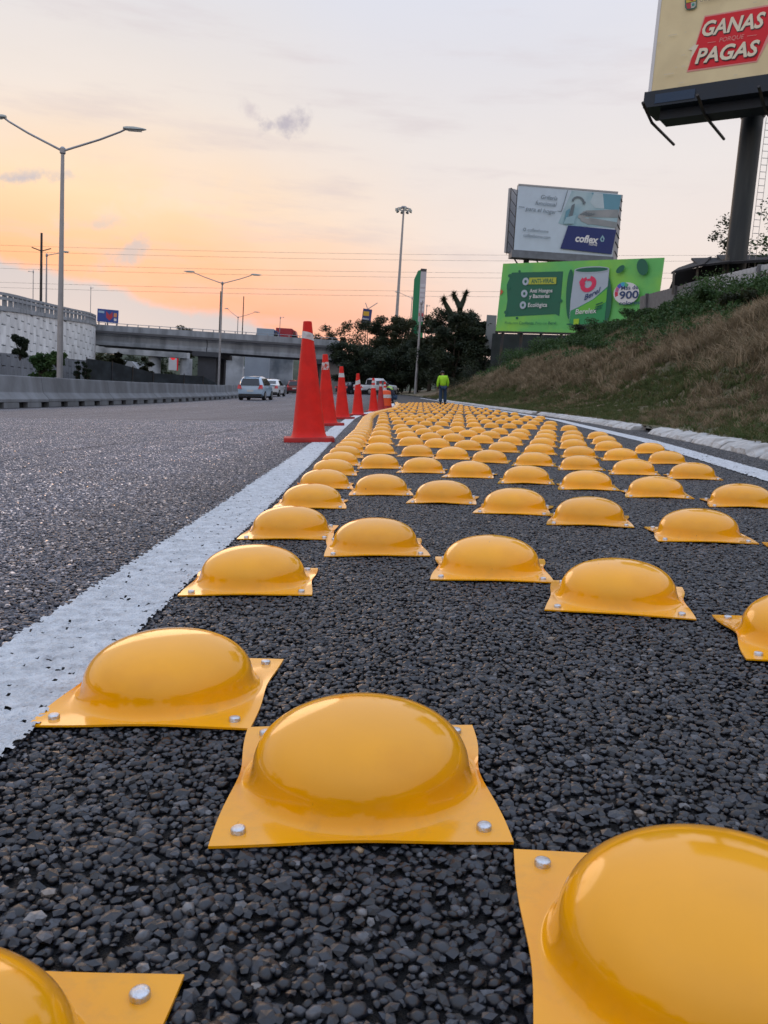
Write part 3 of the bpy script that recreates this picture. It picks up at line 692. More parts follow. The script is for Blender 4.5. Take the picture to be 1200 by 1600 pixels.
# ------------------------------------------------------------------ ramp with white interlocking panels
M_PANEL = bpy.data.materials.new('painted_panel'); M_PANEL.use_nodes = True
def _panel():
    t = M_PANEL.node_tree; b = t.nodes['Principled BSDF']; l = t.links.new
    ge = N(t, 'ShaderNodeNewGeometry'); sx = N(t, 'ShaderNodeSeparateXYZ'); l(ge.outputs['Position'], sx.inputs[0])
    h = N(t, 'ShaderNodeMath', operation='MULTIPLY_ADD'); l(sx.outputs['Y'], h.inputs[0]); h.inputs[1].default_value = -.0214; h.inputs[2].default_value = -2.05 + 62 * .0214
    h2 = N(t, 'ShaderNodeMath', operation='ADD'); l(sx.outputs['Z'], h2.inputs[0]); l(h.outputs[0], h2.inputs[1])
    st = N(t, 'ShaderNodeMath', operation='GREATER_THAN'); l(h2.outputs[0], st.inputs[0]); st.inputs[1].default_value = 0
    n = N(t, 'ShaderNodeTexNoise'); l(ge.outputs['Position'], n.inputs['Vector']); n.inputs['Scale'].default_value = .8; n.inputs['Detail'].default_value = 7
    mr = N(t, 'ShaderNodeMapRange'); l(n.outputs['Fac'], mr.inputs[0]); mr.inputs[1].default_value = .3; mr.inputs[2].default_value = .7; mr.inputs[3].default_value = .78; mr.inputs[4].default_value = 1.12
    mx = N(t, 'ShaderNodeMix', data_type='RGBA'); l(st.outputs[0], mx.inputs[0]); mx.inputs[6].default_value = (.17, .19, .22, 1); mx.inputs[7].default_value = (.76, .79, .81, 1)
    oi = N(t, 'ShaderNodeObjectInfo'); r_ = N(t, 'ShaderNodeMapRange'); l(oi.outputs['Random'], r_.inputs[0]); r_.inputs[3].default_value = .88; r_.inputs[4].default_value = 1.06
    mm = N(t, 'ShaderNodeMath', operation='MULTIPLY'); l(mr.outputs[0], mm.inputs[0]); l(r_.outputs[0], mm.inputs[1])
    hs = N(t, 'ShaderNodeHueSaturation'); l(mx.outputs[2], hs.inputs['Color']); l(mm.outputs[0], hs.inputs['Value']); l(hs.outputs[0], b.inputs['Base Color']); b.inputs['Roughness'].default_value = .8
_panel()
M_DARKC = mat('dark_joint_concrete', (.13, .135, .145), .9, var=.2)
M_CONC2 = mat('weathered_concrete', (.29, .32, .355), .85, var=.22, vscale=.7, bump=.3, bscale=6, c2=(.18, .20, .22), mixs=.9, lo=.45, hi=.66, stretch=(1, 1, .22))
M_CONC3 = mat('pale_concrete', (.44, .47, .50), .85, var=.2, vscale=.5, bump=.3, bscale=6, c2=(.22, .24, .26), mixs=.35, lo=.45, hi=.62)
M_STEEL = mat('galvanised_steel', (.30, .31, .33), .45, .7, var=.12, vscale=3)
M_DSTEEL = mat('dark_painted_steel', (.009, .018, .032), .6, 0, var=.25, vscale=3)
M_BSTEEL = mat('rusty_dark_steel', (.030, .034, .042), .6, .3, var=.4, vscale=5, c2=(.05, .04, .03), mixs=1.2)
ramp_pts = [(at(-110, 470, 50)), at(0, 478, 62), at(55, 487, 75), at(105, 496, 89), at(136, 501, 99), at(148, 505, 105.5), at(146, 505.5, 110)]
poly = [Vector((p.x, p.y, p.z)) for p in ramp_pts]
# smooth resample
def resample(P, step):
    out = []; n = len(P)
    for i in range(n - 1):
        p0, p1, p2, p3 = P[max(i - 1, 0)], P[i], P[i + 1], P[min(i + 2, n - 1)]
        for k in range(40):
            t = k / 40; out.append(.5 * ((2 * p1) + (p2 - p0) * t + (2 * p0 - 5 * p1 + 4 * p2 - p3) * t * t + (3 * p1 - 3 * p2 + p3 - p0) * t ** 3))
    out.append(P[-1]); res = [out[0]]; acc = 0
    for a, b in zip(out, out[1:]):
        d = Vector((b.x - a.x, b.y - a.y, 0)).length
        while acc + d >= step:
            a = a.lerp(b, (step - acc) / d); d = Vector((b.x - a.x, b.y - a.y, 0)).length; res.append(a.copy()); acc = 0
        acc += d
    return res
PW = resample(poly, 1.34)
rw = thing('ramp_wall', 'curved ramp retaining wall of white interlocking panels with grey base', 'retaining wall', Vector((PW[12].x, PW[12].y, -2)))
rinv = rw.matrix_world.inverted()
m = MB(); n = len(PW)
nor = []
for i in range(n):
    d = (PW[min(i + 1, n - 1)] - PW[max(i - 1, 0)]); d.z = 0; d.normalize(); nor.append(Vector((d.y, -d.x, 0)))      # faces the road
ZB = -2.6
for i in range(n):
    p, q = PW[i], nor[i]
    for off in (0.0, -8.0):
        a = p + q * off; m.v += [rinv @ Vector((a.x, a.y, ZB)), rinv @ Vector((a.x, a.y, p.z - .06))]
for i in range(n - 1):
    a, b = i * 4, (i + 1) * 4
    m.f += [(a, b, b + 1, a + 1), (a + 1, b + 1, b + 3, a + 3), (a + 2, a + 3, b + 3, b + 2)]
m.f += [(0, 1, 3, 2), tuple(reversed(((n - 1) * 4, (n - 1) * 4 + 1, (n - 1) * 4 + 3, (n - 1) * 4 + 2)))]; m.mi = [0] * len(m.f)
m.build('wall_core', M_DARKC, rw)
def panel_mesh(ztop, zbot):
    """elongated cross-shaped facing panel, clipped between zbot and ztop (its own height runs -.73 .. .73)"""
    pts = [(-.535, -.715), (.535, -.715), (.70, -.22), (.70, .22), (.535, .715), (-.535, .715), (-.70, .22), (-.70, -.22)]
    pts = [(x, min(max(z, zbot), ztop)) for x, z in pts]
    mm = MB(); O = Vector((0, 0, 0)); X, Y, Zv = Vector((1, 0, 0)), Vector((0, 0, 1)), Vector((0, -1, 0))
    c = [(x * .95, z + (-.025 if z > 0 else .025)) for x, z in pts]
    n = len(pts); vs = [O + X * a + Y * b for a, b in pts] + [O + X * a + Y * b + Zv * .07 for a, b in pts] + [O + X * a + Y * b + Zv * .11 for a, b in c]
    mm.add(vs, [tuple(reversed(range(n)))] + [(k, (k + 1) % n, n + (k + 1) % n, n + k) for k in range(n)] + [(n + k, n + (k + 1) % n, 2 * n + (k + 1) % n, 2 * n + k) for k in range(n)] + [tuple(range(2 * n, 3 * n))])
    return mm.mesh('wall_panel', M_PANEL)
full = panel_mesh(9, -9); half_cache = {}
for i in range(n - 1):
    mid = (PW[i] + PW[i + 1]) / 2; q = nor[i]; d = Vector((-q.y, q.x, 0)); top = min(PW[i].z, PW[i + 1].z) - .30
    rot = Matrix((( d.x, -q.x, 0, 0), (d.y, -q.y, 0, 0), (0, 0, 1, 0), (0, 0, 0, 1)))
    k = 0; zc = ZB + .72 + (.75 if i % 2 else 0)
    if mid.y < 52: continue
    while zc - .72 < top - .15:
        if zc + .72 > -1.2:
            if zc + .72 <= top: me = full
            else:
                key = round(top - zc, 1); me = half_cache.get(key) or half_cache.setdefault(key, panel_mesh(key, -9))
            put('wall_panel', me, rw, False, rinv @ (Matrix.Translation((mid.x + q.x * .0, mid.y + q.y * .0, zc)) @ rot))
        zc += 1.50
cop = MB(); up = Vector((0, 0, 1))
def sweep(m, path, nrm, prof):
    k = len(prof); b0 = len(m.v)
    for p, q in zip(path, nrm): m.v += [rinv @ (p + q * a + up * b) for a, b in prof]
    for i in range(len(path) - 1):
        for j in range(k): m.f.append((b0 + i * k + j, b0 + i * k + (j + 1) % k, b0 + (i + 1) * k + (j + 1) % k, b0 + (i + 1) * k + j)); m.mi.append(0)
    m.f += [tuple(b0 + x for x in range(k)), tuple(b0 + (len(path) - 1) * k + x for x in reversed(range(k)))]; m.mi += [0, 0]
sweep(cop, PW, nor, [(.22, -.32), (.22, .02), (-.3, .02), (-.3, -.32)]); cop.build('coping', M_CONC2, rw)
for za, zb in ((.46, .68), (.80, 1.0)):
    c_ = MB(); sweep(c_, PW, nor, [(.14, za), (.14, zb), (-.08, zb), (-.08, za)]); c_.build('rail', M_CONC2, rw)
post_me = MB().box((0, 0, .50), (.26, .30, .98)).mesh('post', M_CONC2)
for p, q in zip(resample(poly, 1.9), range(999)):
    if p.y < 50: continue
    i = min(range(n), key=lambda i: (PW[i] - p).length); d = Vector((-nor[i].y, nor[i].x, 0))
    put('post', post_me, rw, False, rinv @ (Matrix.Translation(p) @ Matrix.Rotation(math.atan2(d.y, d.x), 4, 'Z')))

# ------------------------------------------------------------------ bridge
M_UNDER = mat('shaded_soffit_concrete', (.10, .105, .115), .9, var=.2, vscale=.4)  # darker concrete for inner girders and slabs, under-deck shade put into the colour
def bridge(name, label, pl, pr, D0, D1, par, gird, depth, joints, far=False):
    A, B = at(*pl, D0), at(*pr, D1)
    ex = Vector((B.x - A.x, B.y - A.y, B.z - A.z)); Ln = ex.length; ex.normalize(); ey = Vector((-ex.y, ex.x, 0)).normalized(); ez = ex.cross(ey)
    t = thing(name, label, 'bridge', Matrix((( ex.x, ey.x, ez.x, A.x), (ex.y, ey.y, ez.y, A.y), (ex.z, ey.z, ez.z, A.z), (0, 0, 0, 1))))
    return t, Ln, t.matrix_world.inverted()
br, BL_, binv = bridge('overpass_bridge', 'grey concrete overpass crossing the highway with trucks on it', (140, 506), (530, 532), 106, 106, 1, 1, 9, 3)
M = None
MB().box((BL_ / 2, .14, -.36), (BL_, .26, .72)).build('parapet', M_CONC2, br)
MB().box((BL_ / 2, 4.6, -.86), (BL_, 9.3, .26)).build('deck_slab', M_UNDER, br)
spans = [0, (285 - 140) * .0815, (318 - 140) * .0815, (470 - 140) * .0815, BL_]
spans = [-.5, 14.6, 28.0, BL_ + .5]
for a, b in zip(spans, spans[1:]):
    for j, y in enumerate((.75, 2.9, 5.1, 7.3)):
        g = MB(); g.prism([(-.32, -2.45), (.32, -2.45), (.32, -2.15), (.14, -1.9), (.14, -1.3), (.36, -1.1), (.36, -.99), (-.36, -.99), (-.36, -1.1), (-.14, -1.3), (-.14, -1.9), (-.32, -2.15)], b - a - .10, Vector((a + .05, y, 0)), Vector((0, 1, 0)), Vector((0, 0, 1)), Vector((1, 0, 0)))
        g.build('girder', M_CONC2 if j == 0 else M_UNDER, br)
MB().box((BL_ / 2, 9.1, -.40), (BL_, .26, .8)).build('parapet', M_CONC2, br)
pm = MB().box((0, 0, .12), (.10, .12, .24)).mesh('rail_post', M_STEEL)
for i in range(int(BL_ / 1.35)):
    put('rail_post', pm, br, False, Matrix.Translation((.6 + 1.35 * i, .14, 0)))
MB().tube([(0, .14, .26), (BL_, .14, .26)], .035, 8).build('handrail', M_STEEL, br)
zg = lambda x: (binv @ Vector((0, 106, -1.6))).z
M_PIER = mat('shaded_pier_concrete', (.055, .060, .070), .9, var=.25, vscale=.6)  # pier concrete darkened, shade under the deck painted into its colour
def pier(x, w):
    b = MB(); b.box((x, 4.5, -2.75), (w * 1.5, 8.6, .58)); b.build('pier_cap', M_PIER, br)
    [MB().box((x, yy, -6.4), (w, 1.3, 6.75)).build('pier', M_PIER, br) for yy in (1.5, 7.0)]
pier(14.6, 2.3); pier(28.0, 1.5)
# second, lighter carriageway bridge behind
b2 = thing('far_overpass', 'second pale overpass seen under the first one', 'bridge', Vector(at(280, 548, 124)))
i2 = b2.matrix_world.inverted()
A, B = at(120, 536.5, 124), at(292, 548, 124)
g = MB(); ex = (B - A); Ln = ex.length; ex.normalize(); ey = Vector((-ex.y, ex.x, 0)).normalized(); ez = ex.cross(ey)
FM = Matrix((( ex.x, ey.x, ez.x, A.x), (ex.y, ey.y, ez.y, A.y), (ex.z, ey.z, ez.z, A.z), (0, 0, 0, 1)))
MB().box((Ln / 2, 1, -.55), (Ln, 2.0, 1.1), i2 @ FM).build('girder', M_CONC3, b2)
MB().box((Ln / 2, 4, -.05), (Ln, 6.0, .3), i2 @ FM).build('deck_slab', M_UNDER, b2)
for x in (Ln * .69, Ln * .98):
    MB().tube([i2 @ FM @ Vector((x, 1.2, -1.1)), i2 @ FM @ Vector((x, 1.2, -9.5))], .9, 16).build('pier', M_CONC3, b2, R(40))
# abutment walls seen through the main opening
def wall_quad(name, label, pA, pB, D0, D1, zt0, zt1, thick, m):
    A, B = at(*pA, D0), at(*pB, D1); base = Vector((A.x, A.y, -2.0))
    t = MB(); d = Vector((B.x - A.x, B.y - A.y, 0)).normalized(); q = Vector((-d.y, d.x, 0)) * thick
    o = Vector((A.x, A.y, 0)); P = [Vector((A.x, A.y, -2.6)), Vector((B.x, B.y, -2.6)), B, A]
    vs = [p - base for p in P] + [p + q - base for p in P]
    t.add(vs, [(0, 1, 2, 3), (7, 6, 5, 4), (0, 4, 5, 1), (1, 5, 6, 2), (2, 6, 7, 3), (3, 7, 4, 0)])
    return tag(t.build(name, m, None, False, Matrix.Translation(base)), label, 'concrete wall')
M_BLUEC = mat('blue_grey_wall', (.30, .35, .41), .8, var=.12, vscale=.5)
M_MOTTLE = mat('mottled_concrete', (.30, .33, .36), .85, var=.3, vscale=.5, c2=(.12, .145, .17), mixs=.32, lo=.42, hi=.6)
wall_quad('abutment_wall', 'smooth pale blue wall under the bridge beyond the lamp post', (383, 549), (421, 552), 128, 128, 0, 0, 1.0, M_BLUEC)
wall_quad('abutment_wall', 'mottled grey wall under the bridge right of the pale blue one', (414, 550), (458, 554), 131, 131, 0, 0, 1.0, M_MOTTLE)
wall_quad('abutment_wall', 'bright grey wall behind the lamp post under the bridge', (318, 551), (380, 554), 134, 134, 0, 0, 1.0, M_CONC3)
# sloping white paving beside the bridge's right end
A = at(478, 537, 108); B = at(560, 601, 108); C_ = at(478, 610, 108)
w_ = MB(); back = Vector((0, 14, 0)); base = Vector((C_.x, C_.y, -2.0))
top = [Vector((A.x, A.y, A.z)), at(500, 545, 108), at(536, 577, 108), B, Vector((B.x, B.y, -2.5)), Vector((A.x, A.y, -2.5))]
k = len(top); w_.add([p - base for p in top] + [p + back - base for p in top], [tuple(reversed(range(k))), tuple(range(k, 2 * k))] + [(i, (i + 1) % k, k + (i + 1) % k, k + i) for i in range(k)])
tag(w_.build('slope_paving', mat('whitewashed_slope', (.42, .42, .42), .85, var=.25, vscale=.6, c2=(.26, .27, .28), mixs=.3), None, False, Matrix.Translation(base)), 'sloping whitewashed concrete at the right end of the bridge', 'slope paving')

# ------------------------------------------------------------------ lamp posts and poles
def ground_z(x, y):                                            # world height of the ground under a point
    q = T.inverted() @ Vector((x, y, 0)); return (T @ Vector((q.x, y, float(road_w(q.x, y))))).z
M_HEAD = mat('lamp_head', (.34, .36, .33), .4, .5); M_LENS = mat('lamp_lens', (.5, .5, .46), .2)
def lamp(px, pyt, D, label, arms, pr=.11, basez=None, group='tall twin-arm street lamps', lean=0.0):
    P = at(px, pyt, D); zb = basez if basez is not None else -1.2
    t = thing('street_lamp', label, 'street lamp', Matrix.Translation((P.x, P.y, zb)) @ Matrix.Rotation(lean, 4, 'Y'), group)
    H = P.z - zb
    MB().tube([(0, 0, 0), (0, 0, H * .5), (0, 0, H)], [pr * 1.5, pr * 1.15, pr * .75], 14).build('pole', M_STEEL, t, R(40))
    MB().lathe([(pr * .9, H - .15), (pr * 1.3, H - .1), (pr * 1.3, H + .12), (pr * .6, H + .2)], 12).build('arm_bracket', M_STEEL, t, R(40))
    MB().box((0, 0, .04), (.55, .55, .08)).build('base_plate', M_STEEL, t)
    for (qx, qy) in arms:
        Q = at(qx, qy, D) - Vector((P.x, P.y, zb)); s = 1 if Q.x > 0 else -1
        Lh = abs(Q.x); hz = Q.z
        a = MB().tube([(0, 0, H), (s * Lh * .45, 0, H + (hz - H) * .52), (s * Lh * .70, 0, H + (hz - H) * .86), (s * Lh * .78, 0, hz)], [pr * .5, pr * .45, pr * .42, pr * .4], 10).build('arm', M_STEEL, t, True)
        hm = MB(); l0, l1 = Lh * .74, Lh * 1.02; sc = (l1 - l0)
        prof = [(0, .10, .07), (.12, .14, .10), (.45, .15, .11), (.85, .12, .06), (1.0, .05, .02)]
        sh = [(-1, -.35), (-.75, .6), (0, 1), (.75, .6), (1, -.35), (.7, -.8), (-.7, -.8)]
        for f, w, h in prof: hm.v += [(s * (l0 + sc * f), x * w * pr / .11, hz + .02 + z * h * pr / .11) for x, z in sh]
        nn = len(sh); hm.f = [(i * nn + k, i * nn + (k + 1) % nn, (i + 1) * nn + (k + 1) % nn, (i + 1) * nn + k) for i in range(4) for k in range(nn)] + [tuple(range(nn)), tuple(range(4 * nn, 5 * nn))]; hm.mi = [0] * len(hm.f)
        ho = hm.build('lamp_head', M_HEAD, t, R(40))
        MB().box((s * (l0 + sc * .5), 0, hz - .085 * pr / .11), (sc * .6, .17 * pr / .11, .02)).build('lens', M_LENS, ho)
    return t
lamp(98, 236, 43, 'tall twin-arm lamp post in front of the white panel wall', [(-22, 181), (226, 203)], .11)
lamp(347.5, 443, 93, 'twin-arm lamp post in front of the bridge pier', [(288, 424), (408, 430)], .10)
lamp(372, 496, 175, 'small distant twin-arm lamp post beyond the bridge', [(351, 482), (406, 488)], .10, -2.5)
lamp(73, 399, 92, 'single-arm lamp standing behind the ramp railing', [(108, 394)], .09, -2.5, 'single-arm lamps on the ramp')
lamp(52, 425, 100, 'thin short lamp pole at the left behind the ramp railing', [(44, 424)], .05, -2.5, 'single-arm lamps on the ramp')
lamp(142, 450, 118, 'thin grey pole behind the end of the ramp wall', [(146, 450)], .05, -2.5, 'single-arm lamps on the ramp')
lamp(438, 497, 112, 'thin lamp pole on the bridge beside the red truck', [(444, 496)], .045, 5.5, 'single-arm lamps on the ramp')
lamp(658.5, 474, 97, 'slender grey lamp pole standing on the bank right of the cones', [(661, 470)], .13, None, 'grey poles along the grassy bank')
lamp(667, 478, 115, 'small grey lamp pole right of the green pylon sign', [(672, 478)], .06, 0, 'grey poles along the grassy bank')
lamp(644, 466, 118, 'street lamp with long curved arm left of the green pylon sign', [(617, 456)], .07, 0, 'grey poles along the grassy bank')
def mast(px, pyt, D, label, r, zb, cross):
    P = at(px, pyt, D); t = thing('utility_pole', label, 'pole', Vector((P.x, P.y, zb))); H = P.z - zb
    MB().tube([(0, 0, 0), (0, 0, H)], [r * 1.3, r * .8], 10).build('pole', M_BSTEEL, t, R(40))
    for z, w in cross: MB().tube([(-w, 0, H - z + .35), (0, 0, H - z), (w, 0, H - z + .35)], .06, 8).build('cross_arm', M_BSTEEL, t)
    return t
mast(65, 364, 98, 'dark utility pole with short cross arms above the ramp', .15, -2.5, [(2.0, 1.1)])
mast(345, 455, 150, 'thin pole right behind the second twin-arm lamp', .11, -2.5, [])
mast(381, 463, 140, 'thin leaning pole above the bridge between two lamps', .09, -2.5, [])
P = at(631, 324, 128); hm = thing('high_mast_light', 'very tall mast with a ring of floodlights above the trees', 'light mast', Vector((P.x, P.y, -1.5))); H = P.z + 1.5
MB().tube([(0, 0, 0), (0, 0, H * .5), (0, 0, H)], [.34, .24, .13], 14).build('pole', M_STEEL, hm, R(40))
ringp = [(1.0 * math.cos(2 * math.pi * k / 20), 1.0 * math.sin(2 * math.pi * k / 20), H - .25) for k in range(21)]
MB().tube(ringp, .07, 8).build('ring', M_STEEL, hm)
MB().lathe([(.15, H - .1), (.45, H - .05), (.4, H + .12), (.1, H + .2)], 14).build('head', M_STEEL, hm)
for k in range(8):
    a = 2 * math.pi * k / 8 + .2; M = Matrix.Translation((1.1 * math.cos(a), 1.1 * math.sin(a), H - .45)) @ Matrix.Rotation(a, 4, 'Z') @ Matrix.Rotation(.5, 4, 'Y')
    MB().lathe([(.06, .25), (.12, .18), (.23, -.1), (.25, -.16), (.0, -.15)], 14, M).build('floodlight', M_HEAD, hm, R(40))
    MB().tube([(.12 * math.cos(a), .12 * math.sin(a), H - .15), (1.0 * math.cos(a), 1.0 * math.sin(a), H - .25)], .035, 6).build('spoke', M_STEEL, hm)

# overhead power lines
M_WIRE = mat('power_cable', (.10, .09, .09), .6)
for i, (y0, y1, D) in enumerate(((366, 392, 170), (375, 401, 170), (394, 419, 165), (402, 427, 165), (424, 447, 160), (432, 455, 160))):
    A, B = at(-420, y0, D), at(1620, y1, D)
    pts = [A.lerp(B, k / 40) - Vector((0, 0, 4 * 2.2 * (k / 40) * (1 - k / 40))) for k in range(41)]
    tag(MB().tube(pts, .022, 5).build('power_line', M_WIRE, None, True), ['topmost power cable across the sky', 'second power cable from the top across the sky', 'third power cable from the top across the sky',
        'fourth power cable from the top across the sky', 'fifth power cable from the top across the sky', 'lowest power cable across the sky'][i], 'power line', 'power lines across the sky')

# ------------------------------------------------------------------ billboards
def flat(name, c, rough=.55, var=.05, **k): return mat(name, c, rough, var=var, vscale=1.2, **k)
_tc = {}
def text_polys(s, bold=0.0, shear=0.0, spacing=1.0):
    key = (s, bold, shear, spacing)
    if key not in _tc:
        cu = bpy.data.curves.new('lettering', 'FONT'); cu.body = s; cu.size = 1; cu.shear = shear; cu.offset = bold; cu.space_character = spacing; cu.resolution_u = 3
        ob = bpy.data.objects.new('lettering', cu); COL.objects.link(ob)
        dg = bpy.context.evaluated_depsgraph_get(); me = bpy.data.meshes.new_from_object(ob.evaluated_get(dg))
        V = [(v.co.x, v.co.y) for v in me.vertices]; F = [tuple(p.vertices) for p in me.polygons]
        bpy.data.objects.remove(ob); bpy.data.curves.remove(cu); bpy.data.meshes.remove(me)
        _tc[key] = (V, F)
    return _tc[key]
class Board:
    """flat face in the world; print is laid on it in (s,t) metres measured by looking through the camera"""
    def __init__(b, name, label, cat, BL, DL, BR, DR, TL, lean=True, basez=None):
        b.O = at(*BL, DL); E = at(*BR, DR); b.ex = (E - b.O); b.W = b.ex.length; b.ex.normalize()
        up = at(*TL, DL) - b.O; up = up - b.ex * up.dot(b.ex); b.H = up.length; b.ey = up.normalized(); b.ez = b.ex.cross(b.ey)
        if b.ez.dot(b.O - CAM) > 0: b.ez = -b.ez
        # ez points to the viewer
        mid = b.O + b.ex * b.W / 2
        b.t = thing(name, label, cat, Vector((mid.x, mid.y, basez if basez is not None else 0.0))); b.inv = b.t.matrix_world.inverted(); b.n = 0
    def st(b, px, py):
        d = ray(px, py); k = (b.O - CAM).dot(b.ez) / d.dot(b.ez); p = CAM + d * k - b.O
        return p.dot(b.ex), p.dot(b.ey)
    def P(b, s, t, z=0.0): return b.inv @ (b.O + b.ex * s + b.ey * t + b.ez * z)
    def lift(b): b.n += 1; return .012 + .006 * b.n
    def box(b, name, s0, s1, t0, t1, z0, z1, m, parent=None):
        vs = [b.P(s, t, z) for z in (z0, z1) for t in (t0, t1) for s in (s0, s1)]
        return MB().add(vs, [(0, 2, 3, 1), (4, 5, 7, 6), (0, 1, 5, 4), (2, 6, 7, 3), (0, 4, 6, 2), (1, 3, 7, 5)]).build(name, m, parent or b.t)
    def tubes(b, name, segs, r, m):
        mm = MB()
        for p, q in segs: mm.tube([b.P(*p), b.P(*q)], r, 6)
        return mm.build(name, m, b.t)
    def poly(b, name, pts, m, px=True, z=None):
        z = z if z is not None else b.lift(); q = [b.st(*p) if px else p for p in pts]
        return MB().add([b.P(s, t, z) for s, t in q], [tuple(range(len(q)))]).build(name, m, b.face)
    def ell(b, name, c, e1, e2, m, n=28, a0=0, a1=6.2832, hole=0.0):
        """ellipse in pixels: centre c, half axes e1,e2 as pixel vectors"""
        z = b.lift(); A = [a0 + (a1 - a0) * k / n for k in range(n + 1)]
        f = lambda a, k: b.st(c[0] + (e1[0] * math.cos(a) + e2[0] * math.sin(a)) * k, c[1] + (e1[1] * math.cos(a) + e2[1] * math.sin(a)) * k)
        vs = [b.P(*f(a, 1), z) for a in A] + [b.P(*f(a, hole), z) for a in A]; k = n + 1
        return MB().add(vs, [(i, i + 1, k + i + 1, k + i) for i in range(n)]).build(name, m, b.face)
    def text(b, s, p0, p1, hpx, m, bold=0.0, shear=0.0, name='lettering', upd=None, spacing=1.0):
        """baseline from pixel p0 to pixel p1; cap height hpx pixels, measured along the board's own upright unless upd"""
        V, F = text_polys(s, bold, shear, spacing); x0 = min(v[0] for v in V); x1 = max(v[0] for v in V)
        a = b.st(*p0); c = b.st(*p1); hx, hy = (upd or (hpx * .09, -hpx)); h = b.st(p0[0] + hx, p0[1] + hy)
        A = Vector(a); D = Vector(c) - A; U = Vector(h) - A; z = b.lift()
        q = [A + D * ((x - x0) / (x1 - x0)) + U * (y / .72) for x, y in V]
        return MB().add([b.P(w.x, w.y, z) for w in q], F).build(name, m, b.face)

M_WHITE = flat('white_print', (.70, .71, .72)); M_BLACK = flat('black_print', (.02, .022, .025)); M_TRIM = mat('board_frame_metal', (.34, .35, .37), .5, .5)
# --- the large cream board, top right
B1 = Board('cream_billboard', 'huge cream billboard on a thick dark pole, red slogan panel', 'billboard', (1018, 143), 42.0, (1200, 116), 39.0, (1036, -20), basez=0.0)
W, H = 13.2, 7.4
B1.face = B1.box('panel', 0, W, 0, H, -.12, 0.0, flat('cream_vinyl', (.80, .68, .40), .6, c2=(.74, .62, .36), mixs=.7))
B1.box('catwalk', -.30, W + .3, -.74, -.02, -1.9, .10, M_DSTEEL)
B1.box('side_frame', -.16, -.005, -.02, H, -.5, .02, M_WHITE)
B1.box('back_panel', 0, W, 0, H, -1.9, -1.7, M_DSTEEL)
B1.box('beam', .35, W - .35, -1.18, -.745, -1.6, -.5, M_DSTEEL)
for s in (.0, 2.5, 5.1, 7.7, 10.3, 12.9):
    b_ = MB(); b_.tube([B1.P(s - .02, -.80, .95), B1.P(s - .02, -1.24, -.6), B1.P(s - .02, -1.24, -4.2)], .07, 6)
    b_.build('outrigger', M_BSTEEL, B1.t)
B1.box('sign_plate', .25, 2.1, -.62, -.20, .105, .125, flat('blue_plate', (.012, .04, .09)))
pb = at(1153, 404, 44); ptop = at(1178, 166, 42.2); 
pc = Vector((ptop.x, ptop.y, 0)); gz = 3.0
MB().tube([B1.inv @ Vector((pc.x, pc.y, gz)), B1.inv @ Vector((pc.x, pc.y, ptop.z + .3))], .50, 28).build('pole', mat('dark_green_pole', (.010, .019, .026), .55, 0, var=.3, vscale=1.2, c2=(.026, .036, .040), mixs=1.5, stretch=(2, 2, .25)), B1.t, R(40))
MB().tube([B1.inv @ Vector((pc.x, pc.y, ptop.z - .6)), B1.inv @ Vector((pc.x, pc.y, ptop.z - .15)), B1.inv @ Vector((pc.x, pc.y, ptop.z + .1))], [.5, .78, .80], 8).build('pole_collar', M_DSTEEL, B1.t)
lad = MB()
for dx in (.62, .92): lad.tube([B1.inv @ Vector((pc.x + dx, pc.y - .1, gz + 1)), B1.inv @ Vector((pc.x + dx, pc.y - .1, ptop.z - .5))], .012, 6)
zz = gz + 1.2
while zz < ptop.z - .5: lad.tube([B1.inv @ Vector((pc.x + .62, pc.y - .1, zz)), B1.inv @ Vector((pc.x + .92, pc.y - .1, zz))], .014, 5); zz += .32
lad.build('ladder', M_STEEL, B1.t)
M_RED = flat('red_print', (.70, .004, .016)); M_PINK = flat('pink_trim', (.75, .30, .27)); M_CREAM = flat('cream_print', (.80, .73, .56))
B1.poly('red_panel_trim', [(1073, 113), (1101, 25), (1222, 4), (1230, 9), (1183, 97)], M_PINK)
B1.poly('red_panel', [(1075, 110), (1102, 27), (1221, 7), (1182, 95)], M_RED)
B1.poly('lightning_bolt', [(1088, 68), (1076, 78), (1082, 79), (1078, 96), (1092, 70), (1087, 71)], M_CREAM)
B1.text('GANAS', (1098, 58.5), (1196, 43.5), 21, M_BLACK, .03, .25, upd=(2, -23)); B1.text('GANAS', (1097, 57), (1195, 42), 21, M_CREAM, .028, .25, upd=(2, -23))
B1.text('PORQUE', (1124, 66.5), (1163, 60.5), 6, M_PINK, 0, .2, upd=(.6, -7))
B1.text('PAGAS', (1087, 101.5), (1187, 87.5), 21, M_BLACK, .03, .25, upd=(2, -23)); B1.text('PAGAS', (1086, 100), (1186, 86), 21, M_CREAM, .028, .25, upd=(2, -23))
for a, c in (((1106, 67.5), (1119, 65.5)), ((1168, 57), (1183, 55))): B1.poly('rule', [a, c, (c[0], c[1] + .8), (a[0], a[1] + .8)], M_PINK)
B1.poly('crest', [(1071, -12), (1090, -15), (1089, 12), (1085, 15), (1074, 16.5), (1071, 13)], flat('crest_green', (.05, .14, .11)))
for pts, c in (([(1072.5, 7), (1080, 5.5), (1080, 14.3), (1074.5, 15)], (.5, .03, .05)), ([(1080.5, 5.4), (1088, 4), (1087.5, 11), (1084.5, 13.5), (1080.5, 14)], (.55, .55, .5)), ([(1073, -10), (1088, -12), (1088, 3), (1073, 6)], (.65, .45, .05)), ([(1075, 0), (1080, -5), (1086, 1), (1082, 3)], (.4, .05, .05)), ([(1082, 7), (1086, 6), (1086, 10), (1082, 11)], (.05, .3, .25))):
    B1.poly('crest_field', pts, flat('crest_colour', c))
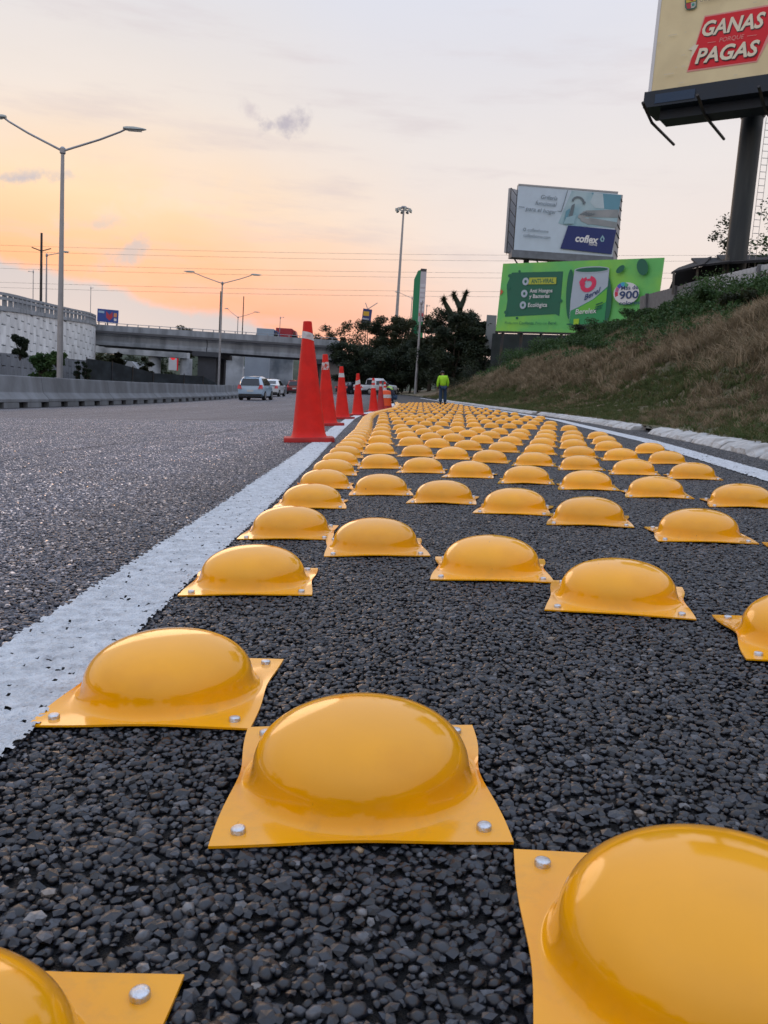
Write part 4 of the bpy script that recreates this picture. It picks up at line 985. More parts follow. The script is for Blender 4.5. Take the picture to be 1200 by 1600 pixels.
B1.text('GOBIERNO DE', (1094, 5), (1150, -5), 9, flat('taupe_print', (.36, .30, .20)), 0, 0, upd=(.6, -9)); B1.text('MONTERREY', (1154, -6), (1200, -14), 9, flat('taupe_print', (.36, .30, .20)), 0, 0, upd=(.6, -9))
for a, w in (((1046, 56.5), 13), ((1071, 51.5), 3), ((1029, 68.5), 5), ((1066, 87.5), 6), ((1056, 106.5), 4), ((1066, 105), 6), ((1039, 118), 16), ((1062, 131), 9), ((1148, 119), 6), ((1178, 6), 6)):
    B1.poly('vinyl_slit', [a, (a[0] + w, a[1] - w * .17), (a[0] + w, a[1] - w * .17 + 1.4), (a[0], a[1] + 1.4)], flat('pale_slit', (.68, .60, .42)))

# --- white and blue tap board
B2 = Board('tap_billboard', 'white and navy billboard picturing a tap and hands, above the green one', 'billboard', (803, 390), 85.0, (957, 401), 86.0, (817, 290), basez=0.0)
W, H = B2.W, B2.H
B2.face = B2.box('panel', 0, W, 0, H, -.12, 0.0, flat('pale_blue_vinyl', (.52, .63, .74), .6))
B2.box('top_trim', 0, W, H + .003, H + .14, -.2, .05, M_TRIM)
B2.box('catwalk', -.2, W + .1, -.72, -.02, -1.3, .06, mat('dull_blue_steel', (.15, .17, .20), .6, .2, var=.25, vscale=2))
# second face opening in a V to the left, with its truss
dv = (-.08, 0, -2.6)
B2.tubes('side_truss', [((-.05, t, -.1), (-.42, t + H / 6, -1.2)) for t in np.linspace(0, H * 5 / 6, 6)] + [((-.42, -.3, -1.2), (-.42, H, -1.2)), ((-.05, -.3, -.1), (-.05, H, -.1))], .035, M_BSTEEL)
vs = [B2.P(-.50, -.1, -1.25), B2.P(W * .8, -.1, -6.5), B2.P(W * .8, H, -6.5), B2.P(-.50, H, -1.25)]; vs2 = [B2.P(-.62, -.1, -1.5), B2.P(W * .8, -.1, -6.8), B2.P(W * .8, H, -6.8), B2.P(-.62, H, -1.5)]
MB().add(vs + vs2, [(0, 1, 2, 3), (7, 6, 5, 4), (0, 3, 7, 4), (1, 5, 6, 2), (3, 2, 6, 7), (0, 4, 5, 1)]).build('back_panel', M_TRIM, B2.t)
B2.box('right_edge', W + .003, W + .55, -.5, H - .1, -1.2, -.1, M_TRIM)
B2.tubes('right_truss', [((W + .56, t, -.08), (W + .2, t + .6, -.08)) for t in np.linspace(0, H - .8, 7)], .05, M_BSTEEL)
B2.tubes('underside_truss', [((s, -.75, .0), (s + .9, -1.3, -1.2)) for s in np.linspace(0, W - 1, 9)] + [((-.2, -.75, 0), (W, -.75, 0)), ((-.2, -1.3, -1.2), (W, -1.3, -1.2))], .07, M_BSTEEL)
for s in (1.6, W - 2.2):
    p = B2.O + B2.ex * s - B2.ez * 1.0; MB().tube([B2.inv @ Vector((p.x, p.y, 4.0)), B2.inv @ Vector((p.x, p.y, p.z - .3))], .28, 14).build('support_post', M_BSTEEL, B2.t, R(40))
M_NAVY = flat('navy_print', (.008, .024, .15)); M_TEAL = flat('aqua_print', (.24, .42, .50), c2=(.40, .54, .60), mixs=.4); M_SKIN = flat('grey_skin_print', (.33, .35, .37), c2=(.24, .27, .29), mixs=.6); M_STEELP = flat('grey_print', (.13, .17, .20)); M_AQ = flat('deep_aqua_print', (.12, .30, .40))
B2.poly('picture_ground', [(893.5, 298), (971, 305), (962.5, 356), (886.5, 353), (872, 349)], M_TEAL)
B2.poly('towel_print', [(924, 301), (971, 305), (966, 332), (958, 328), (941, 326)], M_AQ)
B2.poly('pale_cloth_print', [(928, 301), (942, 303), (944, 326), (930, 325), (922, 316)], flat('white_aqua_print', (.45, .56, .62)))
for k, (p, q, r0, r1) in enumerate((((966, 334), (915, 334), 6.5, 5), ((964, 352), (920, 345), 4.5, 5), ((915, 334), (905, 339), 5, 3), ((922, 347), (909, 343), 4.5, 3))):
    d = Vector(q) - Vector(p); nn = Vector((-d.y, d.x)).normalized(); P0, P1 = Vector(p), Vector(q)
    B2.poly('hand_print', [tuple(P0 + nn * r0), tuple(P0 - nn * r0), tuple(P1 - nn * r1), tuple(P1 + d.normalized() * 3), tuple(P1 + nn * r1)], M_SKIN)
for i in range(4):
    B2.poly('finger_shadow', [(906 + i * 4, 335 + i * .6), (916 + i * 4, 331 + i * .9), (917 + i * 4, 332.2 + i * .9), (907 + i * 4, 336.4 + i * .6)], M_STEELP)
B2.poly('tap_print', [(888, 341), (893, 321), (898, 318), (897, 325), (893, 343)], M_STEELP); B2.poly('tap_handle', [(884, 330), (890, 326), (890, 330), (886, 340), (882, 343)], M_AQ)
B2.ell('tap_spout', (903, 316), (10, 1.5), (1.0, -9), M_STEELP, 20, .2, 3.2, .68); B2.poly('tap_tip', [(911, 314), (915, 316), (913, 320), (910, 319)], M_STEELP)
B2.poly('water_print', [(884, 340), (900, 336), (896, 350), (880, 350)], flat('pale_aqua_print', (.30, .47, .55)))
B2.poly('navy_panel', [(887.5, 352.5), (962.5, 359.5), (955, 397.5), (875, 388.5)], M_NAVY)
B2.text('coflex', (898, 377.5), (934, 381), 10, M_WHITE, .035, .18, upd=(1, -11.5)); B2.text('home', (919.5, 383.5), (932, 384.8), 3.5, M_WHITE, .01, 0, upd=(.3, -4.2))
B2.poly('droplet', [(941, 367.5), (944, 373), (942.5, 378), (938.5, 378), (936.5, 374)], M_TEAL); B2.poly('droplet', [(940.5, 371), (942, 374.5), (940.5, 377), (938.8, 374)], M_NAVY)
for s, a, c in (('Grifería', (844.5, 311), (870, 313.5)), ('funcional', (836, 320), (869, 323.5)), ('para el hogar', (820.5, 329), (868.5, 335))):
    B2.text(s, a, c, 6, M_STEELP, .004, .22, upd=(.6, -6.5))
B2.poly('rule', [(886, 297.3), (887, 297.4), (877, 331.5), (870, 330.6), (870, 329.8), (876, 330.4)], M_STEELP); B2.poly('rule', [(810, 323), (819, 324), (819, 325), (810, 324)], M_STEELP)
B2.text('coflexhome', (823.5, 361.5), (856, 364.6), 4.5, M_STEELP, 0, .15, upd=(.5, -5)); B2.ell('round_icon', (819, 359), (2.2, 0), (0, -2.6), M_STEELP, 14, 0, 6.2832, .6)
B2.text('coflexhome.com', (817, 370), (859, 374), 4.5, M_STEELP, .004, .15, upd=(.5, -5))

# --- green paint board
B3 = Board('green_billboard', 'wide green billboard showing a paint bucket, behind the slope', 'billboard', (774.5, 517), 76.0, (1021, 523), 66.3, (785.5, 412), basez=3.0)
W, H = B3.W, B3.H
B3.face = B3.box('panel', 0, W, 0, H, -.15, 0.0, flat('green_vinyl', (.13, .52, .13), .5, c2=(.26, .62, .07), mixs=.28))
for s in np.linspace(.5, W - .5, 8):
    B3.box('post', s - .09, s + .09, -3.6, -.003, -.55, -.35, M_BSTEEL)
B3.box('bottom_trim', 0, W, -.14, -.003, -.3, .06, M_BSTEEL); 
M_DG = flat('dark_green_print', (.008, .13, .075)); M_LG = flat('lime_print', (.36, .60, .03)); M_GG = flat('mid_green_print', (.03, .30, .10)); M_BUCK = flat('white_bucket_print', (.42, .50, .58)); M_BLUET = flat('navy_lettering', (.02, .05, .16)); M_MAG = flat('rose_print', (.72, .03, .11))
B3.poly('brush_patch', [(800, 426), (880, 424), (879, 438), (874, 494), (868, 491), (789, 495), (793, 470), (792, 445)], M_DG)
for p in ((797, 431, 3), (812, 424, 2), (808, 497, 2), (791, 488, 3), (795, 450, 3), (876, 470, 3)): B3.ell('paint_speck', p[:2], (p[2], 0), (0, -p[2]), M_DG, 10)
B3.poly('orange_tab', [(783, 451), (787, 456), (782, 462)], flat('coral_print', (.6, .12, .05)))
B3.poly('yellow_strip', [(828, 434), (870, 433.5), (869.5, 444), (826, 444.5)], flat('yellow_green_print', (.45, .50, .05)))
B3.text('ANTI-VIRAL', (830.5, 443), (866, 442), 6, M_DG, .02, .0, upd=(.5, -7))
for c in ((822, 440), (820, 459), (818, 477)):
    B3.ell('round_icon', c, (5, 0), (.4, -6), M_BUCK, 20); B3.ell('icon_mark', c, (2, 0), (.2, -2.6), M_DG, 8)
B3.text('Anti Hongos', (828.5, 457.5), (864, 457), 5.5, M_WHITE, .016, 0, upd=(.5, -6)); B3.text('y Bacterias', (828, 466), (859.5, 465.5), 5.5, M_WHITE, .016, 0, upd=(.5, -6)); B3.text('Ecológica', (826, 480), (856, 479.5), 6, M_WHITE, .012, 0, upd=(.5, -6.6))
B3.text('Pinta con', (790, 506.5), (810, 506.5), 4, M_DG, 0, 0, upd=(.3, -4)); B3.text('Confianza', (812, 507), (835, 507), 4, M_DG, .012, 0, upd=(.3, -4.4)); B3.text('Pinta con', (838, 507), (856, 507), 4, M_DG, 0, 0, upd=(.3, -4)); B3.text('Berel', (858, 507), (870, 507), 4, M_DG, .012, 0, upd=(.3, -4.4))
B3.ell('big_leaf', (892, 460), (6, 0), (1.5, -39), M_DG, 24); B3.ell('big_leaf', (946, 468), (11, 0), (1.5, -40), M_DG, 24)
B3.ell('bucket_shade', (930, 507), (44, 0), (.5, -3), M_DG, 24)
B3.poly('bucket', [(899, 424), (953.5, 421.5), (949, 470), (946, 500), (940, 505), (898, 508), (891, 504), (893, 470)], M_BUCK)
B3.poly('bucket_green', [(893, 486), (906, 480), (928, 468), (951, 448), (948.5, 480), (946, 501), (940, 505.5), (898, 508.5), (891, 504)], M_GG); B3.poly('bucket_lime', [(905, 482), (930, 468), (950, 452), (948.5, 472), (930, 484), (905, 492)], flat('bright_green_print', (.14, .50, .05)))
B3.ell('bucket_rim', (926.5, 422), (27.5, -1), (.5, -5.2), M_BUCK, 28); B3.ell('bucket_inside', (926.5, 422), (25.5, -1), (.5, -3.6), M_DG, 28)
B3.ell('spiral', (921, 444.5), (12.5, -2), (1, -12.5), M_MAG, 28, 1.9, 7.6, .58); B3.ell('spiral', (921, 445), (9, -2), (1, -9), M_MAG, 24, 2.6, 8.2, .62)
B3.poly('spiral_tail', [(907, 441), (912, 434), (915, 438), (913, 445), (908, 447)], M_MAG)
B3.text('Berel', (914.5, 470), (938, 458), 9, M_BLUET, .012, 0, upd=(2.5, -9.5)); B3.text('Berelex', (901, 491.5), (934, 489.5), 7, M_WHITE, .012, .1, upd=(.5, -8))
B3.poly('yellow_square', [(898.5, 499), (907, 498.5), (906, 507), (898, 507.5)], M_LG)
for a, c in (((933, 476), (944, 472)), ((932, 480), (943, 476)), ((931, 484), (942, 480))): B3.poly('fine_print', [a, c, (c[0], c[1] + 1.6), (a[0], a[1] + 1.6)], M_DG)
B3.ell('small_leaf', (971.5, 421.5), (6.5, -5), (2, 4), M_DG, 18); B3.ell('small_leaf', (1006, 418), (8, 7), (4, -11), M_DG, 18)
B3.ell('colour_badge', (981, 459), (20, 0), (1.5, -17), M_WHITE, 30)
for k, c in enumerate(((.6, .03, .08), (.55, .12, .3), (.08, .1, .5), (.05, .4, .6), (.1, .45, .2))):
    B3.ell('colour_fan', (976, 459), (13, 0), (1, -17), flat('fan_colour', c), 6, 3.5 - k * .52, 3.0 - k * .52, .62)
B3.text('Más de', (973, 454), (999.5, 452.5), 6, M_BLUET, .008, 0, upd=(.5, -6.5)); B3.text('900', (970, 468), (1000, 466.5), 11, M_BLUET, .02, 0, upd=(.8, -12)); B3.text('colores', (970, 477.5), (1002, 476), 5, M_BLUET, .012, 0, upd=(.5, -6))

# --- far signs
def small_board(name, label, BL, BR, TL, D, m, base=-2.5, posts=(.25, .75)):
    b = Board(name, label, 'billboard', BL, D, BR, D, TL, basez=base)
    b.face = b.box('panel', 0, b.W, 0, b.H, -.3, 0, m)
    for s in posts:
        p = b.O + b.ex * b.W * s; MB().tube([b.inv @ Vector((p.x, p.y + .2, base)), b.inv @ Vector((p.x, p.y + .2, p.z + .2))], b.W * .03, 8).build('post', M_BSTEEL, b.t)
    return b
b = small_board('blue_billboard', 'small blue billboard standing above the left end of the bridge', (151.5, 502), (184, 505), (152.5, 482), 190, flat('blue_vinyl', (.025, .07, .30)), posts=(.08, .5, .95))
b.poly('print_block', [(166, 486), (171, 492), (176, 487), (176, 496), (171, 501), (166, 496)], flat('red_blob_print', (.42, .04, .07))); b.poly('print_block', [(178, 489), (183, 489.5), (182.5, 496), (177.5, 495.5)], flat('orange_blob_print', (.6, .25, .12)))
b.text('LIVE', (154, 490.5), (163, 491.5), 4, M_WHITE, .02) if False else b.poly('print_block', [(154, 485), (163, 486), (163, 489.5), (154, 488.5)], flat('pale_blue_print', (.30, .45, .62))); b.poly('print_block', [(178, 497.5), (182, 498), (182, 502), (178, 501.5)], M_WHITE)
b = small_board('blue_roof_sign', 'small blue and yellow sign above the trees', (564.5, 505), (578.5, 507), (565.5, 481.5), 140, flat('dull_blue_vinyl', (.03, .045, .16)), posts=(.5,))
b.poly('print_block', [(568, 486), (577, 487), (576.5, 494), (567.5, 493)], flat('yellow_print', (.60, .36, .03)))
b.poly('print_block', [(566.5, 496.5), (576.5, 498), (576, 500), (566, 498.5)], flat('white_print_small', (.45, .47, .55)))
for (qx, qy) in ((571, 473), (590, 473)): b.tubes('light_arm', [((b.W / 2, b.H, -.15), (*b.st(qx, qy), -.15))], .07, M_TRIM)
# pylon sign: green edge, pale face with rows
gp = Board('pylon_sign', 'tall narrow green and white pylon sign rising out of the trees', 'pylon sign', (652, 518), 112, (661, 518.5), 112, (658.5, 424), basez=0)
gp.face = gp.box('sign_face', 0, gp.W, -2, gp.H, -.10, 0, flat('pale_pink_vinyl', (.50, .48, .52)))
gz_ = [gp.st(x, y) for x, y in ((650, 520), (643, 520), (649.5, 430), (651, 424), (654, 422))]
vs = [gp.P(-.003, -2, .0), gp.P(-.80, -2, -.5), gp.P(-.80, gp.H - 1.0, -.5), gp.P(-.35, gp.H + .1, -.25), gp.P(-.003, gp.H + .2, 0)]; vb = [v + Vector((.1, .9, 0)) for v in vs]
MB().add(vs + vb, [(0, 1, 2, 3, 4), (9, 8, 7, 6, 5)] + [(i, (i + 1) % 5, 5 + (i + 1) % 5, 5 + i) for i in range(5)]).build('green_edge', flat('pylon_green', (.01, .22, .09)), gp.t)
gp.box('green_foot', 0.05, gp.W - .04, -2, 1.3, .003, .03, flat('pylon_green', (.02, .28, .10)))
for k in range(7): gp.box('price_row', .06, gp.W - .06, 2.0 + k * .62, 2.0 + k * .62 + .40, .003, .03, flat('pale_row', (.62, .62, .66) if k else (.5, .08, .1)))
gp.box('pylon_top', -.02, gp.W, gp.H + .003, gp.H + .35, -.15, .02, flat('pylon_cap', (.05, .05, .06)))
# red and white sign under the bridge, lit
rs = small_board('red_round_sign', 'white sign with a glowing red disc seen under the bridge', (263, 578), (276.5, 579), (263.5, 549), 150, flat('white_sign', (.50, .53, .58)))
rs.ell('red_disc', (270.5, 556), (4.6, .3), (.3, -6.5), mat('lit_red', (.75, .01, .02), .4, emit=.45), 20)
rs.poly('red_edge', [(276.6, 552), (279, 552.2), (278, 579), (276, 579)], M_RED)
# back of a grey hoarding left of the green board
hb = small_board('grey_hoarding', 'plain grey hoarding at the left of the green billboard', (757, 545), (772, 546), (763, 492), 84, flat('grey_sheet', (.20, .215, .23)), 1.5)
print('boards ok')

# ------------------------------------------------------------------ foliage
def leafmat(name, c, c2): return mat(name, c, .6, var=.35, vscale=1.1, c2=c2, mixs=.8, lo=.4, hi=.62, transl=.22, spec=.3)
M_LEAF = [leafmat('dark_leaves', (.020, .034, .021), (.038, .052, .026)), leafmat('olive_leaves', (.026, .036, .016), (.045, .052, .022)), leafmat('green_leaves', (.040, .090, .028), (.065, .12, .036)), leafmat('dry_leaves', (.065, .055, .030), (.04, .045, .02))]
M_BARK = mat('bark', (.055, .045, .036), .9, var=.3, vscale=6, bump=.8, bscale=12)
def leaves_mesh(name, blobs, nper, size, m, seed, flatness=.5, droop=0.0):
    """leaf-sized quads spread through ellipsoid clumps (centre, radii); uneven, with gaps"""
    r = np.random.default_rng(seed); C = []
    for (c, rad) in blobs:
        k = nper if nper < 1 else nper
        p = r.normal(0, 1, (int(k), 3)); p /= np.linalg.norm(p, axis=1)[:, None]; p *= (r.random(int(k)) ** .45)[:, None] * (1 + r.normal(0, .12, (int(k), 1)))
        C.append(np.array(c) + p * np.array(rad))
    C = np.concatenate(C); n = len(C)
    a = r.normal(0, 1, (n, 3)); a[:, 2] *= flatness; a /= np.linalg.norm(a, axis=1)[:, None]
    b = r.normal(0, 1, (n, 3)); b -= a * (a * b).sum(1)[:, None]; b /= np.linalg.norm(b, axis=1)[:, None]
    s = size * r.uniform(.55, 1.5, (n, 1)); a = a * s; b = b * s * .48
    V = np.stack([C - a, C - b * .9, C + a, C + b * .9], 1).reshape(-1, 3); F = np.arange(n * 4).reshape(-1, 4)
    me = bpy.data.meshes.new(name); me.vertices.add(len(V)); me.vertices.foreach_set('co', V.ravel().astype(np.float32))
    me.loops.add(n * 4); me.loops.foreach_set('vertex_index', F.ravel().astype(np.int32))
    me.polygons.add(n); me.polygons.foreach_set('loop_start', np.arange(0, n * 4, 4, dtype=np.int32)); me.update(calc_edges=True)
    me.materials.append(m); return me
def tree(name, label, cat, base, H, Wd, m, seed, group, nclump=16, nper=260, size=.16, trunkr=.14, crown0=.25, sparse=1.0):
    r = random.Random(seed); t = thing(name, label, cat, Vector(base), group)
    tr = MB(); tips = []
    nst = r.choice((1, 2, 3)) if crown0 < .2 else 1
    for s in range(nst):
        a = r.uniform(0, 6.28); lx, ly = r.uniform(.05, .22) * Wd * math.cos(a), r.uniform(.05, .22) * Wd * math.sin(a)
        p = [(0, 0, -.3), (lx * .3, ly * .3, H * .25), (lx * .7, ly * .7, H * .5), (lx, ly, H * .78)]
        tr.tube(p, [trunkr, trunkr * .8, trunkr * .6, trunkr * .25], 8)
        for k in range(5):
            f = r.uniform(.35, .9); i = min(2, int(f * 3)); q = Vector(p[i]).lerp(Vector(p[i + 1]), f * 3 - i); an = r.uniform(0, 6.28)
            e = q + Vector((math.cos(an) * Wd * .36, math.sin(an) * Wd * .36, H * r.uniform(.08, .24))); tips.append(e)
            tr.tube([q, q.lerp(e, .5) + Vector((0, 0, -.05 * H)), e], [trunkr * .38, trunkr * .25, trunkr * .08], 6)
    blobs = []
    for k in range(nclump):
        if k < len(tips): c = tips[k]
        else:
            an = r.uniform(0, 6.28); rr = math.sqrt(r.random()) * Wd * .44; zz = H * (crown0 + (1 - crown0) * r.uniform(.08, .9)); sh = 1 - abs(zz / H - .55) * .75
            c = Vector((math.cos(an) * rr * sh, math.sin(an) * rr * sh, zz))
        rd = Wd * r.uniform(.12, .24); blobs.append((tuple(c), (rd, rd, rd * r.uniform(.55, .9))))
    tr.build('trunk', M_BARK, t, R(60))
    put('crown', leaves_mesh('crown', blobs, nper * sparse, size, m, seed), t)
    return t
def gpos(px, D, dz=0.0):
    p = at(px, 620, D); q = T.inverted() @ p; u, v = q.x, q.y
    w = float(emb_w(u, v)) if u > KERB(v) + .33 else float(road_w(u, v))
    P = T @ Vector((u, v, w + dz)); return P
GT = 'dark trees beyond the end of the strip'
def treepx(px, pytop, D, wpx, m, seed, label, **k):
    k['nper'] = k.get('nper', 260) * 1.7; k['size'] = .125
    b = gpos(px, D); top = at(px, pytop - 17, D); tree(k.pop('name', 'leafy_tree'), label, 'tree', b, top.z - b.z, wpx * D / FPX, M_LEAF[m], seed, k.pop('group', GT), **k)
treepx(508, 522, 122, 46, 1, 1, 'thin dark tree at the left end of the grove, by the bridge', nclump=16, nper=200)
treepx(530, 512, 120, 52, 1, 2, 'loose bare-topped tree second from the left in the grove', nclump=20, nper=200, sparse=.9)
treepx(545, 545, 106, 62, 0, 3, 'low dark tree behind the white pickup truck', nclump=24, nper=300, crown0=.1)
treepx(572, 503, 112, 66, 1, 4, 'broad olive tree under the blue and yellow sign', nclump=26, nper=320, crown0=.15)
treepx(596, 495, 112, 62, 0, 5, 'tall dark tree beside the high mast', nclump=26, nper=320, crown0=.15)
treepx(628, 488, 110, 62, 1, 6, 'tall olive tree left of the green pylon sign', nclump=24, nper=320, crown0=.15)
treepx(618, 548, 103, 70, 0, 7, 'dense dark bush tree behind the crouching worker', nclump=26, nper=330, crown0=.05, name='bushy_tree')
treepx(585, 556, 104, 60, 0, 17, 'dense low dark bush tree right behind the red cones', nclump=24, nper=300, crown0=.05, name='bushy_tree')
treepx(672, 505, 103, 52, 1, 8, 'olive tree right behind the slender grey pole', nclump=22, nper=300, crown0=.1)
treepx(690, 490, 99, 62, 0, 9, 'dark tree left of the yucca', nclump=26, nper=320, crown0=.1)
treepx(652, 530, 104, 56, 0, 18, 'low dark bush tree at the foot of the pylon sign', nclump=22, nper=300, crown0=.05, name='bushy_tree')
treepx(728, 500, 85, 72, 0, 10, 'dark tree right in front of the yucca', nclump=34, nper=340, crown0=.03)
treepx(705, 522, 85, 74, 0, 11, 'dense dark bush tree behind the standing worker', nclump=28, nper=330, crown0=.03, name='bushy_tree')
treepx(748, 518, 98, 56, 1, 12, 'loose olive tree at the right end of the grove', nclump=20, nper=220, crown0=.1)
treepx(742, 552, 88, 66, 0, 13, 'low dark bush tree left of the grey hoarding', nclump=24, nper=300, crown0=.03, name='bushy_tree')
treepx(668, 552, 98, 66, 0, 19, 'low dark bush tree right of the slender pole', nclump=22, nper=300, crown0=.03, name='bushy_tree')
for px, D, sd, lab in ((558, 108, 21, 'low dark thicket tree left of the last cones'), (606, 104, 22, 'low dark thicket tree behind the last red cone'), (640, 103, 23, 'low dark thicket tree just left of the slender pole'), (690, 88, 24, 'low dark thicket tree behind the standing worker'), (522, 112, 25, 'low dark thicket tree beside the slope paving')):
    treepx(px, 588, D, 60, 0, sd, lab, nclump=22, nper=260, crown0=.0, name='bushy_tree')
# yucca: branching stalk ending in spiky heads
yb = gpos(712, 90); yt = thing('yucca_tree', 'yucca with spiky heads standing out above the dark trees', 'yucca', yb)
ym = MB(); heads = []
def yl(px, py): return at(px, py, 90) - yb
ym.tube([(0, 0, -.3), tuple(yl(714, 540)), tuple(yl(716, 505)), tuple(yl(719, 481))], [.32, .28, .26, .30], 10)
rr = random.Random(5)
for pts in (((716, 505), (706, 491), (698, 478), (693, 468)), ((719, 481), (714, 470), (709, 460)), ((719, 481), (724, 470), (727.5, 459)), ((716, 512), (728, 500), (735, 490))):
    P = [yl(*p) for p in pts]; ym.tube([tuple(p) for p in P], [.30] + [.26] * (len(P) - 2) + [.16], 9); heads.append(P)
ym.build('trunk', M_LEAF[0], yt, True)
for hi, P in enumerate(heads):
    m_ = MB(); e = P[-1]; d = (P[-1] - P[-2]).normalized()
    for k in range(260):
        if k < 150: dv_ = (Vector((rr.gauss(0, 1), rr.gauss(0, 1), rr.gauss(0, 1))).normalized() + d * .8).normalized(); Lf = rr.uniform(.35, .70); base = e - d * rr.uniform(-.1, .35)
        else: i = rr.randrange(len(P) - 1); base = P[i].lerp(P[i + 1], rr.random()); dv_ = (Vector((rr.gauss(0, 1), rr.gauss(0, 1), rr.gauss(0, .6) - .9))).normalized(); Lf = rr.uniform(.3, .5)
        s = dv_.cross(Vector((.3, .2, 1))).normalized() * .055
        m_.add([base - s, base + s, base + dv_ * Lf - Vector((0, 0, .10 * (1 - dv_.z)))], [(0, 1, 2)])
    m_.build('leaf_head', M_LEAF[0 if hi % 3 else 1], yt)

# bare, thin-leaved tree behind the shack at the right edge; and one inside the frame edge
def wall_line(v): return float(KERB(v)) + .33 + 9.9 + np.interp(v, [20, 48], [-.2, .35])
def WP(v, dz=0.0, du=0.0):
    u = wall_line(v) + du; return T @ Vector((u, v, float(emb_w(u, v)) + dz))
treepx_ = lambda px, pt, D, wpx, m, s, l, bz, **k: tree(k.pop('name', 'sparse_tree'), l, 'tree', Vector((at(px, 600, D).x, at(px, 600, D).y, bz)), at(px, pt, D).z - bz, wpx * D / FPX, M_LEAF[m], s, None, **k)
treepx_(1112, 338, 54, 76, 1, 31, 'thin-leaved tree left of the thick billboard pole', 5.2, nclump=20, nper=110, size=.10, trunkr=.10, crown0=.45)
treepx_(1214, 284, 46, 120, 2, 32, 'sparse tree at the right edge, right of the billboard pole', 5.2, nclump=22, nper=130, size=.10, trunkr=.12, crown0=.3)
treepx_(290, 507, 210, 38, 1, 33, 'round tree top peeping over the bridge parapet', -2.5, nclump=22, nper=200, size=.25, crown0=.5)
for i, (px, pt, D, w, l) in enumerate(((170, 552, 150, 60, 'dark tree under the bridge next to the ramp wall'), (215, 556, 165, 70, 'dark tree under the bridge behind the pale roofs'), (180, 548, 112, 26, 'small round street tree under the bridge'), (250, 552, 180, 60, 'dark tree beyond the bridge left of the red disc sign'), (228, 556, 118, 22, 'narrow dark tree beside the round bridge column'), (335, 560, 190, 70, 'dark tree beyond the bridge behind the lamp post'))):
    treepx_(px, pt, D, w, 0 if i % 2 else 1, 40 + i, l, -2.6, nclump=16, nper=160, size=.28, crown0=.35, name='street_tree')
# plants in front of the white wall
def bush_px(px, pb, pt, D, wpx, m, seed, label, n=10, nper=180, size=.09, name='bush', group=None):
    b = at(px, pb, D); h = (at(px, pt, D) - b).z; w = wpx * D / FPX
    t = thing(name, label, 'bush', b, group); r = random.Random(seed); st = MB(); bl = []; n = int(n * 2.4)
    for k in range(n):
        a = r.uniform(0, 6.28); rr = w * .42 * math.sqrt(r.random()); c = Vector((math.cos(a) * rr, math.sin(a) * rr, h * r.uniform(.12, .92))); rd = w * r.uniform(.09, .19)
        bl.append((tuple(c), (rd, rd, min(rd, h * .3)))); st.tube([(0, 0, -.15), tuple(c * .5 + Vector((0, 0, .05))), tuple(c)], [.03, .02, .008], 5)
    st.build('stems', M_BARK, t); put('foliage', leaves_mesh('foliage', bl, nper, size, M_LEAF[m], seed), t); return t
bush_px(31, 560, 524, 57, 24, 0, 51, 'dark upright shrub growing out of the white panel wall', 9, 220, .11)
bush_px(66, 600, 549, 54, 40, 2, 52, 'leafy bush with a spreading top beside the tall lamp post', 12, 200, .11)
bush_px(88, 570, 551, 54, 34, 2, 59, 'green bough reaching right towards the tall lamp post', 7, 120, .10)
bush_px(121, 600, 562, 62, 10, 0, 53, 'narrow dark creeper climbing the grey wall base', 8, 120, .09)
bush_px(134, 600, 562, 62, 14, 0, 54, 'narrow creeper right of the thin dark one on the grey wall', 8, 120, .09)
# low wooded hills beyond the bridge
hm_ = MB(); hx = np.linspace(-420, 160, 59)
for x in hx:
    z = 15.5 + 2.5 * math.sin(x * .021 + 1) + 3.5 * math.sin(x * .067) + 1.4 * math.sin(x * .21) + 1.0 * math.sin(x * .45 + 2)
    z *= float(np.interp(x, [-420, -150, -40, 20, 160], [.9, 1.0, .95, .7, .6]))
    z *= 1.5; hm_.v += [(x, 330, -3), (x, 345, z * .55), (x, 372, z), (x, 460, -3)]
hm_.f = [(i * 4 + k, (i + 1) * 4 + k, (i + 1) * 4 + k + 1, i * 4 + k + 1) for i in range(58) for k in range(3)]; hm_.mi = [0] * len(hm_.f)
hm_.build('wooded_hills', mat('wooded_slope', (.040, .055, .035), .95, var=.5, vscale=.25, bump=1.0, bscale=.3, c2=(.075, .085, .06), mixs=.05), None, True)['kind'] = 'structure'
# dark screen fence behind the barrier, under the bridge
M_SCREEN = mat('dark_screen', (.010, .015, .019), .85, var=.4, vscale=1.5, c2=(.022, .030, .036), mixs=.8)
fn = thing('screen_fence', 'dark mesh screen fence under the bridge behind the barrier', 'fence', at(150, 600, 88) * 1.0); fi = fn.matrix_world.inverted()
fp = [(136, 560, 88), (176, 566, 90), (208, 574, 92), (240, 583, 94), (288, 586, 96), (318, 588, 97), (348, 604, 98)]
for (x0, y0, D0), (x1, y1, D1) in zip(fp, fp[1:]):
    a, b = at(x0, y0, D0), at(x1, y1, D1); vs = [Vector((a.x, a.y, -2.5)), Vector((b.x, b.y, -2.5)), b, a]; th = Vector((0, .06, 0))
    MB().add([fi @ v for v in vs] + [fi @ (v + th) for v in vs], [(0, 1, 2, 3), (7, 6, 5, 4), (3, 2, 6, 7), (0, 3, 7, 4), (1, 5, 6, 2)]).build('screen_panel', M_SCREEN, fn)
    MB().tube([fi @ Vector((a.x, a.y - .08, -2.5)), fi @ (a + Vector((0, -.08, .15)))], .06, 6).build('post', M_BSTEEL, fn)
